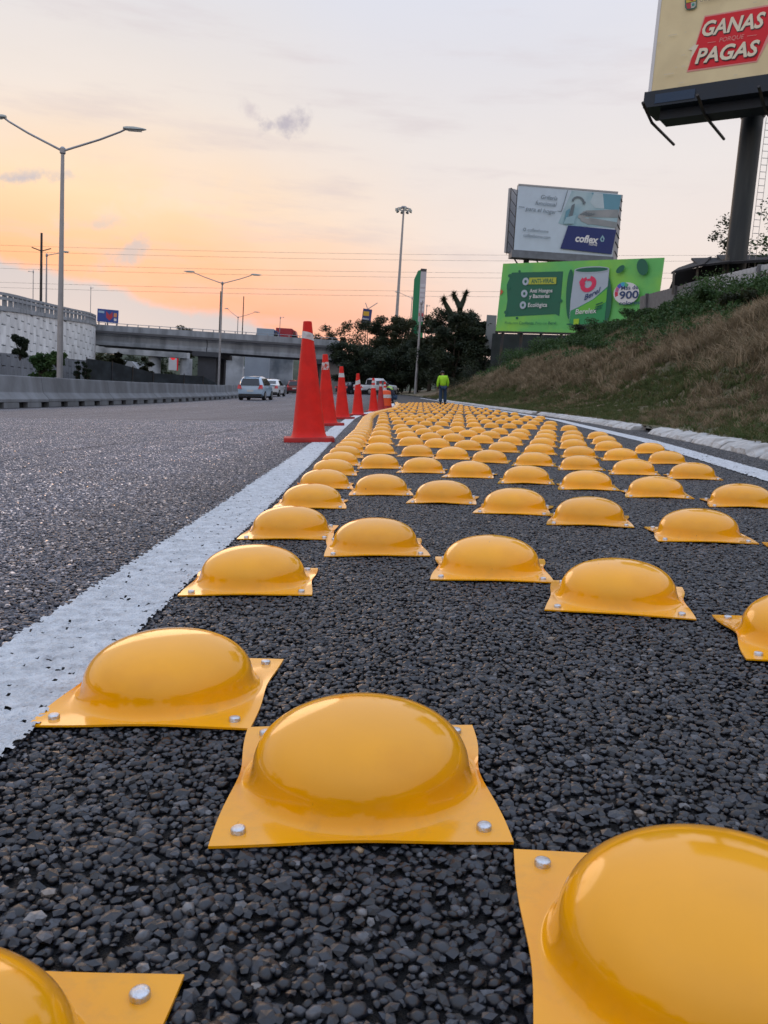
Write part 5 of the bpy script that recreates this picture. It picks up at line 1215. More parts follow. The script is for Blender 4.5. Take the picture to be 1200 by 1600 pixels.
# pale roofs beyond
for i, (x0, x1, yt, D) in enumerate(((170, 200, 560, 170), (196, 214, 564, 160), (330, 372, 556, 150))):
    a = at(x0, yt, D); b = at(x1, yt + 2, D); h = thing('low_house', ['pale low house with tilted roof under the bridge at the left', 'small pale house beside the tilted roof under the bridge', 'pale building with dark window strip under the bridge'][i], 'house', Vector((a.x, a.y, -2.6)))
    w = b.x - a.x; H_ = a.z + 2.6
    MB().box((w / 2, 4, H_ * .4), (w, 8, H_ * .8)).build('wall', M_CONC3, h); g = MB(); g.prism([(-.4, H_ * .8 + .003), (w + .4, H_ * .8 + .003), (w * .6, H_), (w * .25, H_)], 8.6, Vector((0, -.3, 0)), Vector((1, 0, 0)), Vector((0, 0, 1)), Vector((0, 1, 0))); g.build('roof', M_CONC2, h)
    for k in range(3): MB().box((w * (.2 + .3 * k), -.02, H_ * .5), (w * .16, .06, H_ * .2)).build('window', M_SCREEN, h)

# ------------------------------------------------------------------ wall, shack on top of the bank
M_BLOCK = mat('concrete_block', (.20, .21, .23), .9, var=.3, vscale=2.0, bump=.5, bscale=14, c2=(.13, .135, .15), mixs=1.0, objrand=.12); M_MURAL = mat('painted_white_block', (.50, .52, .55), .85, var=.2, vscale=1.5, c2=(.26, .28, .30), mixs=.8, objrand=.06)
bw = thing('block_wall', 'concrete block wall along the top of the grassy bank', 'wall', T @ Vector((wall_line(40), 40, float(emb_w(wall_line(40), 40))))); bi = bw.matrix_world.inverted()
blk = MB().box((0, 0, .098), (.19, .392, .192)).mesh('concrete_block', M_BLOCK); blkw = blk.copy(); blkw.materials.clear(); blkw.materials.append(M_MURAL); blkw.name = 'concrete_block'
NB = 0; BEDm = MB()
v = 21.0; 
def wall_top(v): return np.interp(v, [20, 30.5, 38.5, 46.5, 52], [4.95, 5.42, 5.92, 6.32, 6.5])
k = 0
while v < 49.0:
    u = wall_line(v); gz = float(emb_w(u, v)); top = float(wall_top(v)); nr = int((top - gz + .5) / .2)
    for r_ in range(nr):
        if v > 27 and NB < 296 and r_ >= nr - 8:
            z = top - (nr - r_) * .2; NB += 1
            put('concrete_block', blkw if v < 38.6 else blk, bw, False, bi @ (T @ Matrix.Translation((u, v + (.2 if r_ % 2 else 0), z))))
    z0 = gz - .3; BEDm.box((u + .02, v + .2, (z0 + top) / 2), (.15, .40, top - z0 - .02))
    v += .40; k += 1
core = MB(); core.v = [bi @ (T @ Vector(p)) for p in BEDm.v]; core.f = BEDm.f; core.mi = BEDm.mi; core.build('mortar_core', mat('mortar', (.17, .17, .175), .95, var=.2, vscale=4), bw)
for vv_ in (27.2, 33.0, 38.6, 43.2, 48.0):
    u = wall_line(vv_); m_ = MB().box((u - .11, vv_, float(wall_top(vv_)) - .9), (.16, .16, 1.86)); m_.v = [bi @ (T @ Vector(p)) for p in m_.v]; m_.build('pilaster', M_DARKC, bw)
# black painted mark on the white part of the wall
def mural(pts, w):
    m_ = MB()
    for a, b in zip(pts, pts[1:]):
        m_.tube([bi @ (T @ Vector((wall_line(a[0]) - .108, *a))), bi @ (T @ Vector((wall_line(b[0]) - .108, *b)))], w, 6)
    m_.build('painted_mark', M_BLACK, bw)
tv = float(wall_top(32.5))
mural([(33.1, tv - .75), (32.9, tv - .45), (32.55, tv - .32), (32.2, tv - .42), (32.0, tv - .7)], .03); mural([(32.6, tv - .5), (32.75, tv - 1.1)], .04); mural([(32.45, tv - .6), (32.5, tv - 1.1)], .04)
tv = float(wall_top(37.5)); mural([(37.9, tv - .5), (37.3, tv - .3), (36.9, tv - .1)], .04)
# lean-to shack
sh = thing('lean_to_shack', 'dark lean-to shack with sheet roof behind the block wall', 'shack', at(1120, 440, 45)); si = sh.matrix_world.inverted(); M_TIN = mat('dark_tin', (.010, .010, .012), .95, 0, var=.4, vscale=2); M_WOOD = mat('grey_timber', (.10, .09, .08), .9, var=.3, vscale=5)
def sheet(px4, D4, th, m, name):
    P = [at(*p, d) for p, d in zip(px4, D4)]; q = Vector((0, 0, -th)); return MB().add([si @ p for p in P] + [si @ (p + q) for p in P], [(0, 1, 2, 3), (7, 6, 5, 4)] + [(i, 4 + i, 4 + (i + 1) % 4, (i + 1) % 4) for i in range(4)]).build(name, m, sh)
sheet([(1049, 425), (1100, 412), (1112, 400), (1060, 418)], [42, 41, 47, 47], .10, M_TIN, 'roof_sheet')
sheet([(1092, 414), (1140, 408), (1136, 402), (1080, 403)], [41.5, 40, 48, 48], .10, M_TIN, 'roof_sheet')
sheet([(1130, 409), (1225, 404), (1225, 398), (1120, 398)], [41, 39, 48, 48], .12, M_TIN, 'roof_sheet')
for (a, b, c, d) in (((1057, 425), (1120, 412), (1120, 462), (1046, 452)), ((1120, 408), (1215, 405), (1215, 440), (1120, 462))):
    P = [at(*a, 48), at(*b, 48), at(*c, 48), at(*d, 48)]; q = Vector((0, .1, 0)); MB().add([si @ p for p in P] + [si @ (p + q) for p in P], [(0, 1, 2, 3), (7, 6, 5, 4)] + [(i, 4 + i, 4 + (i + 1) % 4, (i + 1) % 4) for i in range(4)]).build('back_sheet', M_TIN, sh)
for px, y0, y1 in ((1053, 425, 452), (1090, 414, 445), (1138, 398, 432), (1131, 405, 430), (1196, 404, 430)): MB().tube([si @ at(px - 2, y1 + 8, 41.5), si @ at(px, y0, 41.5)], .06, 7).build('post', M_WOOD, sh)

# ------------------------------------------------------------------ bank vegetation
M_DRY = [mat('dry_grass', (.20, .155, .095), .85, var=.35, vscale=2, transl=.25, spec=.2, c2=(.140, .118, .070), mixs=1.5), mat('pale_straw', (.30, .235, .15), .85, var=.3, vscale=2, transl=.25, spec=.2), mat('green_grass', (.080, .115, .038), .8, var=.35, vscale=2, transl=.25, spec=.2, c2=(.12, .105, .05), mixs=1.2)]
def tuft(seed, n, h, spread, m, w=.006):
    r = random.Random(seed); b = MB()
    for k in range(n):
        a = r.uniform(0, 6.28); d = r.uniform(0, spread); p = Vector((math.cos(a) * d, math.sin(a) * d, -.02)); ln = Vector((r.gauss(0, .35), r.gauss(0, .35), 1)).normalized(); L_ = h * r.uniform(.4, 1.1); s = Vector((math.cos(a + 1.3), math.sin(a + 1.3), 0)) * w
        q = p + ln * L_ * .6; e = p + ln * L_ + Vector((ln.x * .6, ln.y * .6, -.15)) * L_
        b.add([p - s, p + s, q + s * .7, q - s * .7, e], [(0, 1, 2, 3), (3, 2, 4)])
    return bpy.data.objects.new('grass_tuft', b.mesh('grass_tuft', m))
def weed(seed, m, n=46, sz=.05, h=.35, sp=.22):
    r = np.random.default_rng(seed); bl = [((r.normal(0, sp), r.normal(0, sp), h * r.uniform(.2, 1)), (.12, .12, .10)) for _ in range(6)]
    return bpy.data.objects.new('weed_clump', leaves_mesh('weed_clump', bl, n, sz, m, seed, 1.0))
tufts = [tuft(1, 34, .20, .13, M_DRY[0]), tuft(2, 30, .26, .12, M_DRY[1]), tuft(3, 36, .16, .14, M_DRY[0]), tuft(4, 36, .12, .14, M_DRY[2], .007), tuft(5, 30, .09, .13, M_DRY[2], .007), weed(6, M_LEAF[2], 30, .035, .22, .16), weed(7, M_LEAF[2], 24, .03, .18, .14)]
from mathutils import noise as mn
P_, S_c, I_ = [], [], []
for k in range(52000):
    v = 2.5 + 72 * rng.random() ** 1.7; d = 10.1 * rng.random(); u = float(KERB(v)) + .23 + d
    if u > .60 * v + 1.5: continue
    n1 = mn.noise(Vector((u * .28, v * .16, 3))); n2 = mn.noise(Vector((u * .9, v * .5, 9)))
    grn = np.interp(d, [0, 1.8, 3.2, 6.5, 8.2, 11], [.98, .85, .34, .14, .42, .70]) + n1 * 1.0 + n2 * .25
    if rng.random() < .12 + .25 * max(0, -n2): continue
    if rng.random() < grn: i = int(rng.choice([3, 4, 3, 4, 3, 4, 3, 4, 6 if 4 < d < 9.3 else 4, 5 if 5.5 < d < 9.0 else 4])); s = rng.uniform(.7, 1.4)
    else: i = int(rng.choice([0, 1, 2, 0])); s = rng.uniform(.6, 1.35) * (1.15 if 2.2 < d < 6 else .8)
    if d < 1.2: s *= .6
    s *= 1 + v * .012
    P_.append((u, v, float(emb_w(u, v)))); S_c.append((s, s, s * rng.uniform(.8, 1.2))); I_.append(i)
P_ = np.array(P_); n = len(P_)
gn_scatter('bank_grass', P_, np.stack([rng.normal(0, .15, n), rng.normal(0, .15, n) - .25, rng.uniform(0, 6.28, n)], 1), S_c, I_, tufts, 'dry brown and green grass covering the roadside bank', 'grass', T)
print('tufts', n)
# leafy bushes along the top of the bank, one by one
def bush(u, v, w, h, m, seed, label, n=12, nper=200, size=.075, lift=-.05):
    b = T @ Vector((u, v, float(emb_w(u, v)) + lift)); t = thing('leafy_bush', label, 'bush', b, 'leafy bushes on the bank'); r = random.Random(seed); st = MB(); bl = []
    for k in range(n):
        a = r.uniform(0, 6.28); rr = w * .45 * math.sqrt(r.random()); c = Vector((math.cos(a) * rr, math.sin(a) * rr, h * r.uniform(.15, .85))); rd = w * r.uniform(.14, .24)
        bl.append((tuple(c), (rd, rd, min(rd, h * .32)))); st.tube([(0, 0, -.1), tuple(c * .5), tuple(c)], [.022, .014, .006], 5)
    st.build('stems', M_BARK, t); put('foliage', leaves_mesh('foliage', bl, nper, size, M_LEAF[m], seed, .8), t)
bl_spec = [(28.6, -1.6, 2.4, 1.0, 2, 'leafy bush at the right edge below the white painted wall'), (30.8, -2.3, 1.8, .6, 2, 'low leafy bush left of the one at the right edge'), (34.6, -.9, 3.2, 1.35, 2, 'large dark green bush hiding part of the white painted wall'),
           (37.3, -1.5, 1.6, .6, 2, 'low bush left of the large one at the painted wall'), (26.8, -2.8, 1.6, .5, 1, 'low olive bush under the leafy one at the right edge'), (45.5, -.9, 2.4, .38, 2, 'bush at the foot of the grey block wall'), (50.2, -1.0, 3.0, .55, 2, 'bush covering the left end of the block wall'),
           (53, -1.3, 2.6, .6, 1, 'olive bush in front of the right part of the green billboard'), (50.5, -2.6, 2.4, .5, 2, 'spreading green weeds below the left end of the block wall'), (46, -3.6, 2.8, .5, 2, 'bright green patch of weeds midway up the bank'), (38, -4.6, 2.0, .45, 2, 'green weeds on the middle of the bank under the wall'),
           (57, -2.6, 2.6, .7, 2, 'dark bush below the bucket on the green billboard'), (61, -2.4, 2.8, 1.1, 2, 'dark bush under the middle of the green billboard'), (66, -3.8, 3.4, 1.5, 2, 'dark bush under the left part of the green billboard'), (72, -5.0, 4.0, 1.4, 0, 'dark green bush right of the grey hoarding foot'), (70, -7.2, 2.8, .9, 1, 'olive bush low on the bank right of the standing worker')]
for i, (v, du, w, h, m, lab) in enumerate(bl_spec):
    bush(wall_line(v) + du if v < 50 else float(KERB(v)) + 10.2 + du, v, w, h, m, 200 + i, lab, n=18, nper=170, size=.055)

# ------------------------------------------------------------------ vehicles
M_GLASS = mat('dark_car_glass', (.012, .014, .018), .08, spec=.6, var=.05); M_TYRE = mat('tyre_rubber', (.015, .015, .016), .85); M_RIM = mat('alloy_rim', (.45, .46, .48), .35, .9)
M_TAIL = mat('tail_light_red', (.55, .02, .03), .2, emit=.0, coat=.5); M_PLATE = mat('number_plate', (.55, .56, .56), .4); M_BUMP = mat('black_trim', (.02, .02, .022), .6)
def car(name, label, paint, M, L, W, H, kind='hatch', group=None):
    t = thing(name, label, 'car' if kind != 'pickup' else 'pickup truck', M, group); hw = W / 2
    # stations from the rear (y=0) forward: (y, z_low, z_belt, z_top, half width, half roof width)
    if kind == 'hatch': S = [(0, .42, .80, .95, .86, .70), (.06, .30, .92, 1.08, .95, .74), (.30, .22, .95, 1.40, .99, .72), (.65, .20, .95, 1.52, 1, .72), (1.5, .2, .94, 1.56, 1, .73), (2.3, .2, .93, 1.50, 1, .72), (2.75, .2, .93, 1.22, .99, .72), (3.1, .2, .92, 1.0, .98, .74), (3.55, .22, .80, .86, .93, .72), (3.72, .34, .62, .70, .80, .66)]
    elif kind == 'sedan': S = [(0, .42, .86, .96, .86, .74), (.06, .30, .94, 1.02, .95, .78), (.55, .22, .97, 1.06, .99, .76), (1.0, .20, .95, 1.36, 1, .70), (1.4, .2, .94, 1.44, 1, .70), (2.3, .2, .93, 1.44, 1, .71), (2.9, .2, .93, 1.20, .99, .72), (3.3, .2, .90, .98, .98, .76), (4.1, .22, .76, .82, .92, .72), (4.3, .34, .58, .64, .80, .66)]
    else: S = [(0, .60, 1.02, 1.06, .95, .93), (.04, .48, 1.06, 1.10, .98, .95), (1.75, .45, 1.06, 1.10, 1, .95), (1.80, .45, 1.08, 1.74, 1, .76), (2.0, .45, 1.08, 1.84, 1, .76), (3.2, .45, 1.08, 1.84, 1, .75), (3.75, .45, 1.08, 1.30, 1, .78), (4.0, .45, 1.06, 1.16, .98, .82), (5.0, .48, 1.0, 1.06, .95, .82), (5.15, .55, .85, .9, .9, .8)]
    sy = L / S[-1][0]; sz = H / max(s[3] for s in S); rings = []
    for (y, zl, zb, zt, w, wr) in S:
        y *= sy; zl, zb, zt = zl * sz, zb * sz, zt * sz; a, c = hw * w, hw * wr
        half = [(0, zl), (a * .80, zl), (a * .95, zl + .08), (a, zl + (zb - zl) * .5), (a * .985, zb - .03), (a * .955, zb), (c + (a * .955 - c) * .12, zb + (zt - zb) * .88), (c * .92, zb + (zt - zb) * .97), (c * .5, zt + .008), (0, zt + .012)]
        rings.append([(x, y, z) for x, z in half] + [(-x, y, z) for x, z in reversed(half[1:-1])])
    n = len(rings[0]); b = MB(); b.v = [p for r_ in rings for p in r_]
    b.f = [(i * n + k, (i + 1) * n + k, (i + 1) * n + (k + 1) % n, i * n + (k + 1) % n) for i in range(len(rings) - 1) for k in range(n)] + [tuple(range(n)), tuple(reversed(range((len(rings) - 1) * n, len(rings) * n)))]; b.mi = [0] * len(b.f)
    b.build('body', paint, t, R(38))
    def patch(nm, m, P, out=.012):
        P = [Vector(p) for p in P]; nn = (P[1] - P[0]).cross(P[-1] - P[0]).normalized(); c = sum(P, Vector()) / len(P)
        if nn.dot(c - Vector((0, L / 2, H / 2))) < 0: nn = -nn
        k = len(P); MB().add([p + nn * out for p in P] + [p - nn * .02 for p in P], [tuple(range(k)), tuple(reversed(range(k, 2 * k)))] + [(i, (i + 1) % k, k + (i + 1) % k, k + i) for i in range(k)]).build(nm, m, t)
    def lp(i, j, k0, f, g):                                   # point on the loft between stations i,i+1 and ring points k0,k0+1
        p = Vector(rings[i][k0]).lerp(Vector(rings[i + 1][k0]), f) if i + 1 < len(rings) else Vector(rings[i][k0]); q = Vector(rings[i][k0 + 1]).lerp(Vector(rings[i + 1][k0 + 1]), f) if i + 1 < len(rings) else Vector(rings[i][k0 + 1]); return p.lerp(q, g)
    if kind == 'hatch': i0, f0, i1, f1 = 1, .18, 2, .75
    elif kind == 'sedan': i0, f0, i1, f1 = 2, .25, 3, .55
    else: i0, f0, i1, f1 = 2, .97, 3, .3
    zA = H * (.62 if kind != 'pickup' else .62); zB = H * .90
    def rear_y(z):                                             # rear surface along the centre line
        pts = [(r_[9][2], r_[9][1]) for r_ in rings[:6]]; zs = [p[0] for p in pts]; 
        return float(np.interp(z, np.maximum.accumulate(zs), [p[1] for p in pts]))
    def wid(z): return hw * float(np.interp(z / H, [.5, .62, .92, 1.0], [.93, .86, .66, .60]))
    if kind == 'pickup': zA, zB = H * .64, H * .93
    a, c = wid(zA) * .86, wid(zB) * .92
    P = [(-a, rear_y(zA) - .03, zA), (a, rear_y(zA) - .03, zA), (c, rear_y(zB) - .03, zB), (-c, rear_y(zB) - .03, zB)]
    patch('rear_window', M_GLASS, P, .02)
    wi0 = 2 if kind == 'hatch' else 3; wi1 = 6
    for s in (1, -1):
        yA, yB = rings[wi0][5][1] + .15 * sy, rings[wi1][5][1] - .05
        zl_, zh = H * .63, H * .91; xl, xh = hw * .985, hw * .765
        P = [(s * xl, yA, zl_), (s * xl, yB, zl_), (s * xh, yB - .55, zh), (s * xh, yA + .12, zh)]; patch('side_window', M_GLASS, P, .014)
        for (yw) in (L * .19, L * .80):
            Mw = Matrix.Translation((s * (hw - .09), yw, .31 * (1.15 if kind == 'pickup' else 1))) @ Matrix.Rotation(math.pi / 2, 4, 'Y'); rw_ = .31 * (1.15 if kind == 'pickup' else 1)
            wh = MB().lathe([(rw_ * .62, -.10), (rw_ * .92, -.105), (rw_, -.07), (rw_, .07), (rw_ * .92, .105), (rw_ * .62, .10)], 22, Mw).build('wheel', M_TYRE, t, R(40)); MB().lathe([(.02, .112), (rw_ * .5, .108), (rw_ * .62, .104), (rw_ * .62, -.104), (.02, -.11)], 16, Mw).build('rim', M_RIM, wh, R(40))
        tx = hw * .80; zt0, zt1 = (H * .48, H * .64) if kind != 'pickup' else (H * .40, H * .56)
        P = [(s * hw * .62, rear_y(zt0) - .05, zt0), (s * hw * .97, rear_y(zt0) + .02, zt0), (s * hw * .93, rear_y(zt1) + .08, zt1), (s * hw * .74, rear_y(zt1) - .0, zt1)]; patch('tail_light', M_TAIL, P, .03)
        MB().box((s * (hw + .10), L * .62, H * .62), (.16, .10, .12)).build('mirror', M_BUMP if s < 0 else paint, t)
    MB().box((0, -.005, H * .40), (.42, .03, .14)).build('number_plate', M_PLATE, t); MB().box((0, .02, H * .22), (W * .86, .14, H * .10)).build('rear_bumper', M_BUMP, t)
    if kind == 'hatch': MB().box((0, rear_y(H * .97) - .02, H * .975), (W * .60, .22, .035)).build('spoiler', paint, t)
    if kind == 'pickup':
        MB().box((0, .95, H * .50), (W * .82, 1.55, .5)).build('load_bed', M_BUMP, t)
    MB().box((0, L / 2, .22), (W * .8, L * .86, .16)).build('underbody', M_BUMP, t)
    return t
P_SIL = mat('silver_blue_paint', (.40, .54, .68), .3, 0, var=.03, coat=.8); P_WHT = mat('white_car_paint', (.70, .73, .76), .3, 0, var=.03, coat=.8); P_RED = mat('red_car_paint', (.22, .012, .018), .3, 0, var=.04, coat=.8); P_DRK = mat('dark_car_paint', (.025, .03, .04), .3, .2, var=.04, coat=.8)
def veh(px, D, yaw): q = T.inverted() @ at(px, 625, D); return RM(q.x, D, yaw)
car('hatchback_car', 'silver-blue hatchback driving away beside the barrier', P_SIL, veh(391, 53, -.05), 3.72, 1.66, 1.52, 'hatch')
car('sedan_car', 'white car just ahead of the silver-blue hatchback', P_WHT, veh(419, 70, -.04), 4.3, 1.7, 1.46, 'sedan')
car('hatchback_car', 'dark red car half hidden behind the tallest cone', P_RED, veh(460, 93, .10), 3.72, 1.68, 1.52, 'hatch')
car('pickup_truck', 'white pickup truck parked behind the fourth cone', P_WHT, veh(559, 95, -.9), 5.1, 1.85, 1.85, 'pickup')
car('sedan_car', 'dark blue car parked left of the white pickup', P_DRK, veh(533, 99, -.5), 4.3, 1.75, 1.48, 'sedan')
car('hatchback_car', 'dark car parked right of the white pickup', P_DRK, veh(588, 99, -.6), 3.8, 1.7, 1.6, 'hatch')
wall_quad('yard_wall', 'dark yard wall standing under the green billboard', (770, 521), (900, 524), 83, 83, 0, 0, .3, mat('dark_yard_wall', (.030, .038, .042), .9, var=.4, vscale=.8))
# trucks on the bridge
def truck(px0, px1, pyb, pyt, D, boxm, label, cabm):
    a = at(px0, pyb, D); Lt = (px1 - px0) * D / FPX; Ht = (pyb - pyt) * D / FPX
    t = thing('box_truck', label, 'truck', Vector((a.x, a.y, a.z)))
    MB().box((Lt * .40, 1.2, Ht * .58), (Lt * .78, 2.4, Ht * .84)).build('cargo_box', boxm, t, False, None, .04)
    cbm = MB(); cbm.prism([(Lt * .80, .3), (Lt * .99, .3), (Lt * .99, Ht * .52), (Lt * .94, Ht * .85), (Lt * .80, Ht * .88)], 2.2, Vector((0, 2.3, 0)), Vector((1, 0, 0)), Vector((0, 0, 1)), Vector((0, -1, 0))); cb = cbm.build('cab', cabm, t)
    MB().box((Lt * .89, .08, Ht * .66), (Lt * .08, .03, Ht * .22)).build('window', M_GLASS, cb)
    for x in (.12, .24, .88):
        for y in (.2, 2.2): MB().lathe([(.25, -.13), (.45, -.12), (.45, .12), (.25, .13)], 16, Matrix.Translation((Lt * x, y, .4)) @ Matrix.Rotation(math.pi / 2, 4, 'X')).build('wheel', M_TYRE, t)
truck(400, 434, 530, 513, 109.5, mat('pale_blue_trailer', (.26, .34, .42), .5), 'pale truck with blue end crossing the bridge', mat('blue_cab', (.02, .06, .18), .4))
truck(430, 462, 531, 512.5, 113, mat('red_trailer', (.34, .018, .03), .5), 'red box truck crossing the bridge above the tallest cone', mat('red_cab', (.34, .018, .03), .4))

# ------------------------------------------------------------------ people
def skin_body(name, V, E, Rd, m, parent=None, sub=1, root=0):
    me = bpy.data.meshes.new(name); me.from_pydata(V, E, []); o = put(name, me, parent); me.materials.append(m)
    sk = o.modifiers.new('skin', 'SKIN'); sk.use_smooth_shade = True
    for i, r_ in enumerate(Rd): d = me.skin_vertices[0].data[i]; d.radius = r_ if isinstance(r_, tuple) else (r_, r_); d.use_root = (i == root)
    if sub: s_ = o.modifiers.new('sub', 'SUBSURF'); s_.levels = sub; s_.render_levels = sub
    return o
M_SKINP = mat('skin', (.22, .115, .07), .55, var=.05); M_HAIR = mat('black_hair', (.012, .011, .011), .6); M_VIS = mat('lime_hi_vis_cloth', (.36, .72, .02), .75, var=.12, vscale=6, bump=.5, bscale=9); M_DENIM = mat('blue_denim', (.022, .050, .10), .85, var=.18, vscale=8, bump=.4, bscale=14); M_BOOT = mat('dark_boot', (.018, .016, .015), .7); M_SILV = mat('reflective_tape', (.55, .57, .58), .35)
def person(label, M, J, top, hem=.80, vest=False):
    t = thing('person', label, 'person', M)
    g = lambda k: J[k]; names = list(J)
    # body: one continuous skin from feet to head with arms and fingers
    V, E, Rd, ix = [], [], [], {}
    def add(k, p, r_, par=None):
        ix[k] = len(V); V.append(tuple(p)); Rd.append(r_)
        if par is not None: E.append((ix[par], ix[k]))
    add('pelvis', g('pelvis'), (.145, .11)); add('waist', g('waist'), (.125, .10), 'pelvis'); add('chest', g('chest'), (.155, .115), 'waist'); add('neck', g('neck'), .055, 'chest'); add('jaw', g('jaw'), .07, 'neck'); add('skull', g('skull'), .088, 'jaw'); add('crown', g('crown'), .060, 'skull')
    nose = Vector(g('skull')) + Vector(g('face')) * .10 - Vector((0, 0, .03)); add('nose', nose, .014, 'skull')
    for s in 'LR':
        add('sh' + s, g('sh' + s), .062, 'chest'); add('el' + s, g('el' + s), .046, 'sh' + s); add('wr' + s, g('wr' + s), .030, 'el' + s)
        w = Vector(g('wr' + s)); d = (w - Vector(g('el' + s))).normalized(); side = d.cross(Vector((0, 1, 0)));  side = side.normalized() if side.length > .1 else Vector((1, 0, 0))
        side = Vector((0, 1, 0)) if abs(d.y) < .8 else Vector((1, 0, 0))
        pm_ = w + d * .075; add('pa' + s, pm_, (.036, .018), 'wr' + s)
        for f in range(4):
            b0 = pm_ + side * (.028 - .019 * f) + d * .02; cl = Vector((0, .012, 0)); Lf = (.070, .082, .078, .060)[f]
            add(f'f{f}a' + s, b0 + d * Lf * .5 + cl * .3, .0085, 'pa' + s); add(f'f{f}b' + s, b0 + d * Lf + cl, .007, f'f{f}a' + s)
        add('tha' + s, w + d * .05 + side * .045, .0095, 'wr' + s); add('thb' + s, w + d * .09 + side * .055, .008, 'tha' + s)
        add('hi' + s, g('hi' + s), .090, 'pelvis'); add('kn' + s, g('kn' + s), .060, 'hi' + s); add('an' + s, g('an' + s), .042, 'kn' + s); add('to' + s, g('to' + s), .036, 'an' + s)
    skin_body('body', V, E, Rd, M_SKINP, t, 1)
    def sub(nm, chain, m, grow, radii):
        V2, E2, R2, loc = [], [], [], {}
        for a, b in chain:
            for k in (a, b):
                if k not in loc: loc[k] = len(V2); V2.append(tuple(J[k])); R2.append(radii[k])
            E2.append((loc[a], loc[b]))
        return skin_body(nm, V2, E2, R2, m, t, 1)
    J['cuffL'] = tuple(Vector(g('el' + 'L')).lerp(Vector(g('wrL')), .93)); J['cuffR'] = tuple(Vector(g('elR')).lerp(Vector(g('wrR')), .93)); J['hemP'] = tuple(Vector(g('pelvis')) + (Vector(g('pelvis')) - Vector(g('waist'))).normalized() * .03); J['collar'] = tuple(Vector(g('chest')).lerp(Vector(g('neck')), .75))
    arms = [('chest', 'shL'), ('shL', 'elL'), ('elL', 'cuffL'), ('chest', 'shR'), ('shR', 'elR'), ('elR', 'cuffR')]
    sub('jacket', [('chest', 'waist'), ('waist', 'hemP'), ('chest', 'collar')] + arms, top, 0, {'chest': (.205, .15), 'waist': (.185, .145), 'hemP': (.195, .15), 'collar': .085, 'shL': .095, 'elL': .075, 'cuffL': .055, 'shR': .095, 'elR': .075, 'cuffR': .055})
    J['cL'] = tuple(Vector(g('knL')).lerp(Vector(g('anL')), .95)); J['cR'] = tuple(Vector(g('knR')).lerp(Vector(g('anR')), .95))
    sub('trousers', [('pelvis', 'hiL'), ('hiL', 'knL'), ('knL', 'cL'), ('pelvis', 'hiR'), ('hiR', 'knR'), ('knR', 'cR')], M_DENIM, 0, {'pelvis': (.165, .13), 'hiL': .118, 'knL': .095, 'cL': .090, 'hiR': .118, 'knR': .095, 'cR': .090})
    for s in 'LR':
        a, b = Vector(g('an' + s)), Vector(g('to' + s)); MB().tube([a + (a - b) * .35 + Vector((0, 0, -.05)), a + Vector((0, 0, -.03)), a.lerp(b, .7) + Vector((0, 0, -.01)), b + (b - a) * .35], [.045, .058, .05, .03], 10).build('boot', M_BOOT, t, True)
    sk, cr, fc = Vector(g('skull')), Vector(g('crown')), Vector(g('face')); u_ = (cr - sk).normalized(); c = sk + u_ * .035 - fc * .018
    side = u_.cross(fc).normalized(); hv = []; nl, na = 8, 18; hb_ = MB()
    for i in range(nl + 1):
        ph = i / nl * 1.75
        for k in range(na):
            a = 2 * math.pi * k / na; q = (math.cos(a) * side + math.sin(a) * fc) * math.sin(ph) * .108 + u_ * math.cos(ph) * .118; cut = .6 if math.sin(a) > .2 and ph > 1.0 else 1
            hb_.v.append(tuple(c + q * (cut if cut < 1 else 1)))
    hb_.f = [(i * na + k, i * na + (k + 1) % na, (i + 1) * na + (k + 1) % na, (i + 1) * na + k) for i in range(nl) for k in range(na)]; hb_.mi = [0] * len(hb_.f); hb_.build('hair', M_HAIR, t, True)
    for s in (-1, 1):
        MB().tube([tuple(sk + side * s * .082), tuple(sk + side * s * .102)], [.028, .020], 8).build('ear', M_SKINP, t, True); MB().tube([tuple(sk + fc * .075 + side * s * .034), tuple(sk + fc * .088 + side * s * .034)], [.012, .008], 8).build('eye', M_BOOT, t)
    MB().tube([tuple(sk + fc * .082 - side * .024 - u_ * .06), tuple(sk + fc * .088 - u_ * .062), tuple(sk + fc * .082 + side * .024 - u_ * .06)], .007, 6).build('mouth', M_RED, t)
    return t
stand = dict(pelvis=(0, 0, .92), waist=(0, .01, 1.08), chest=(0, .03, 1.30), neck=(0, .09, 1.47), jaw=(0, .15, 1.51), skull=(0, .19, 1.555), crown=(0, .235, 1.63), face=(0, .78, -.62),
             shL=(-.19, .03, 1.39), elL=(-.27, .0, 1.12), wrL=(-.28, .06, .87), shR=(.19, .03, 1.39), elR=(.255, .01, 1.12), wrR=(.25, .10, .89),
             hiL=(-.10, 0, .86), knL=(-.12, .02, .48), anL=(-.13, -.02, .09), toL=(-.14, .13, .035), hiR=(.10, 0, .86), knR=(.11, .03, .48), anR=(.11, .0, .09), toR=(.13, .15, .035))
q = T.inverted() @ at(692, 630, 43.0); 
person('person in lime hi-vis jacket and jeans seen from behind, standing on the strip', RM(q.x, 43.0, .12, .0), stand, M_VIS)
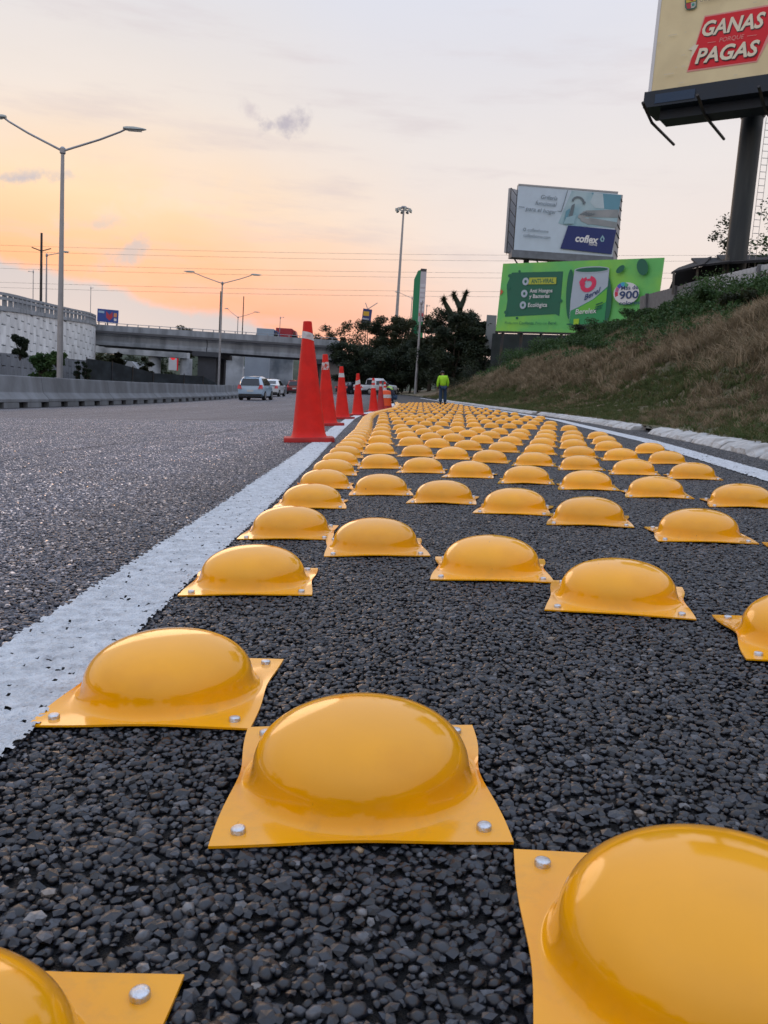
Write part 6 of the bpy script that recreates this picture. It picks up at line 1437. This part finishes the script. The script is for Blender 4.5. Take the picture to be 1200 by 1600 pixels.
crouch = dict(pelvis=(0, -.12, .36), waist=(0, -.06, .52), chest=(0, .10, .74), neck=(0, .22, .88), jaw=(0, .29, .92), skull=(0, .33, .96), crown=(0, .36, 1.045), face=(0, .85, -.5),
              shL=(-.19, .12, .80), elL=(-.26, .30, .58), wrL=(-.16, .46, .40), shR=(.19, .12, .80), elR=(.26, .30, .58), wrR=(.14, .48, .38),
              hiL=(-.10, -.10, .34), knL=(-.19, .26, .50), anL=(-.15, .05, .09), toL=(-.17, .2, .035), hiR=(.10, -.10, .34), knR=(.19, .26, .48), anR=(.15, .05, .09), toR=(.17, .2, .035))
q = T.inverted() @ at(612, 624, 46.0)
pc_ = person('person crouching in a green and white hi-vis vest beside the last cones', RM(q.x, 46.0, .9, .0), crouch, mat('dark_navy_cloth', (.015, .02, .035), .8))
MB().lathe([(.0, .50), (.20, .50), (.215, .66), (.20, .82), (.10, .86)], 16, Matrix.Translation((0, -.10, .10)) @ Matrix.Rotation(-.35, 4, 'X') @ Matrix.Scale(.78, 4, (0, 1, 0))).build('hi_vis_vest', M_VIS, pc_, True)
for z in (.58, .72): MB().lathe([(.212, z), (.214, z + .06)], 16, Matrix.Translation((0, -.10, .10)) @ Matrix.Rotation(-.35, 4, 'X') @ Matrix.Scale(.80, 4, (0, 1, 0)), 0, False).build('reflective_tape', M_SILV, pc_, True)

# the wood behind the viewpoint, one dark mass (it shows in the enamel of the domes)
r_ = np.random.default_rng(77); bl = []
for k in range(150):
    a = r_.uniform(math.radians(170), math.radians(345)); rad = r_.uniform(26, 44); x, y = math.cos(a) * rad, math.sin(a) * rad
    h = r_.uniform(3.0, 9.5) * (.75 + .35 * math.sin(a * 9)); q = T @ Vector((x, y, 0)); s_ = r_.uniform(1.6, 2.8)
    bl += [((q.x, q.y, q.z + h * f), (s_, s_, h * .22)) for f in (.12, .45, .8)]
o = put('roadside_wood', leaves_mesh('roadside_wood', bl, 60, .55, M_LEAF[0], 78, 1.0)); tag(o, 'dark wooded roadside behind the viewpoint', 'wood', None, 'stuff')
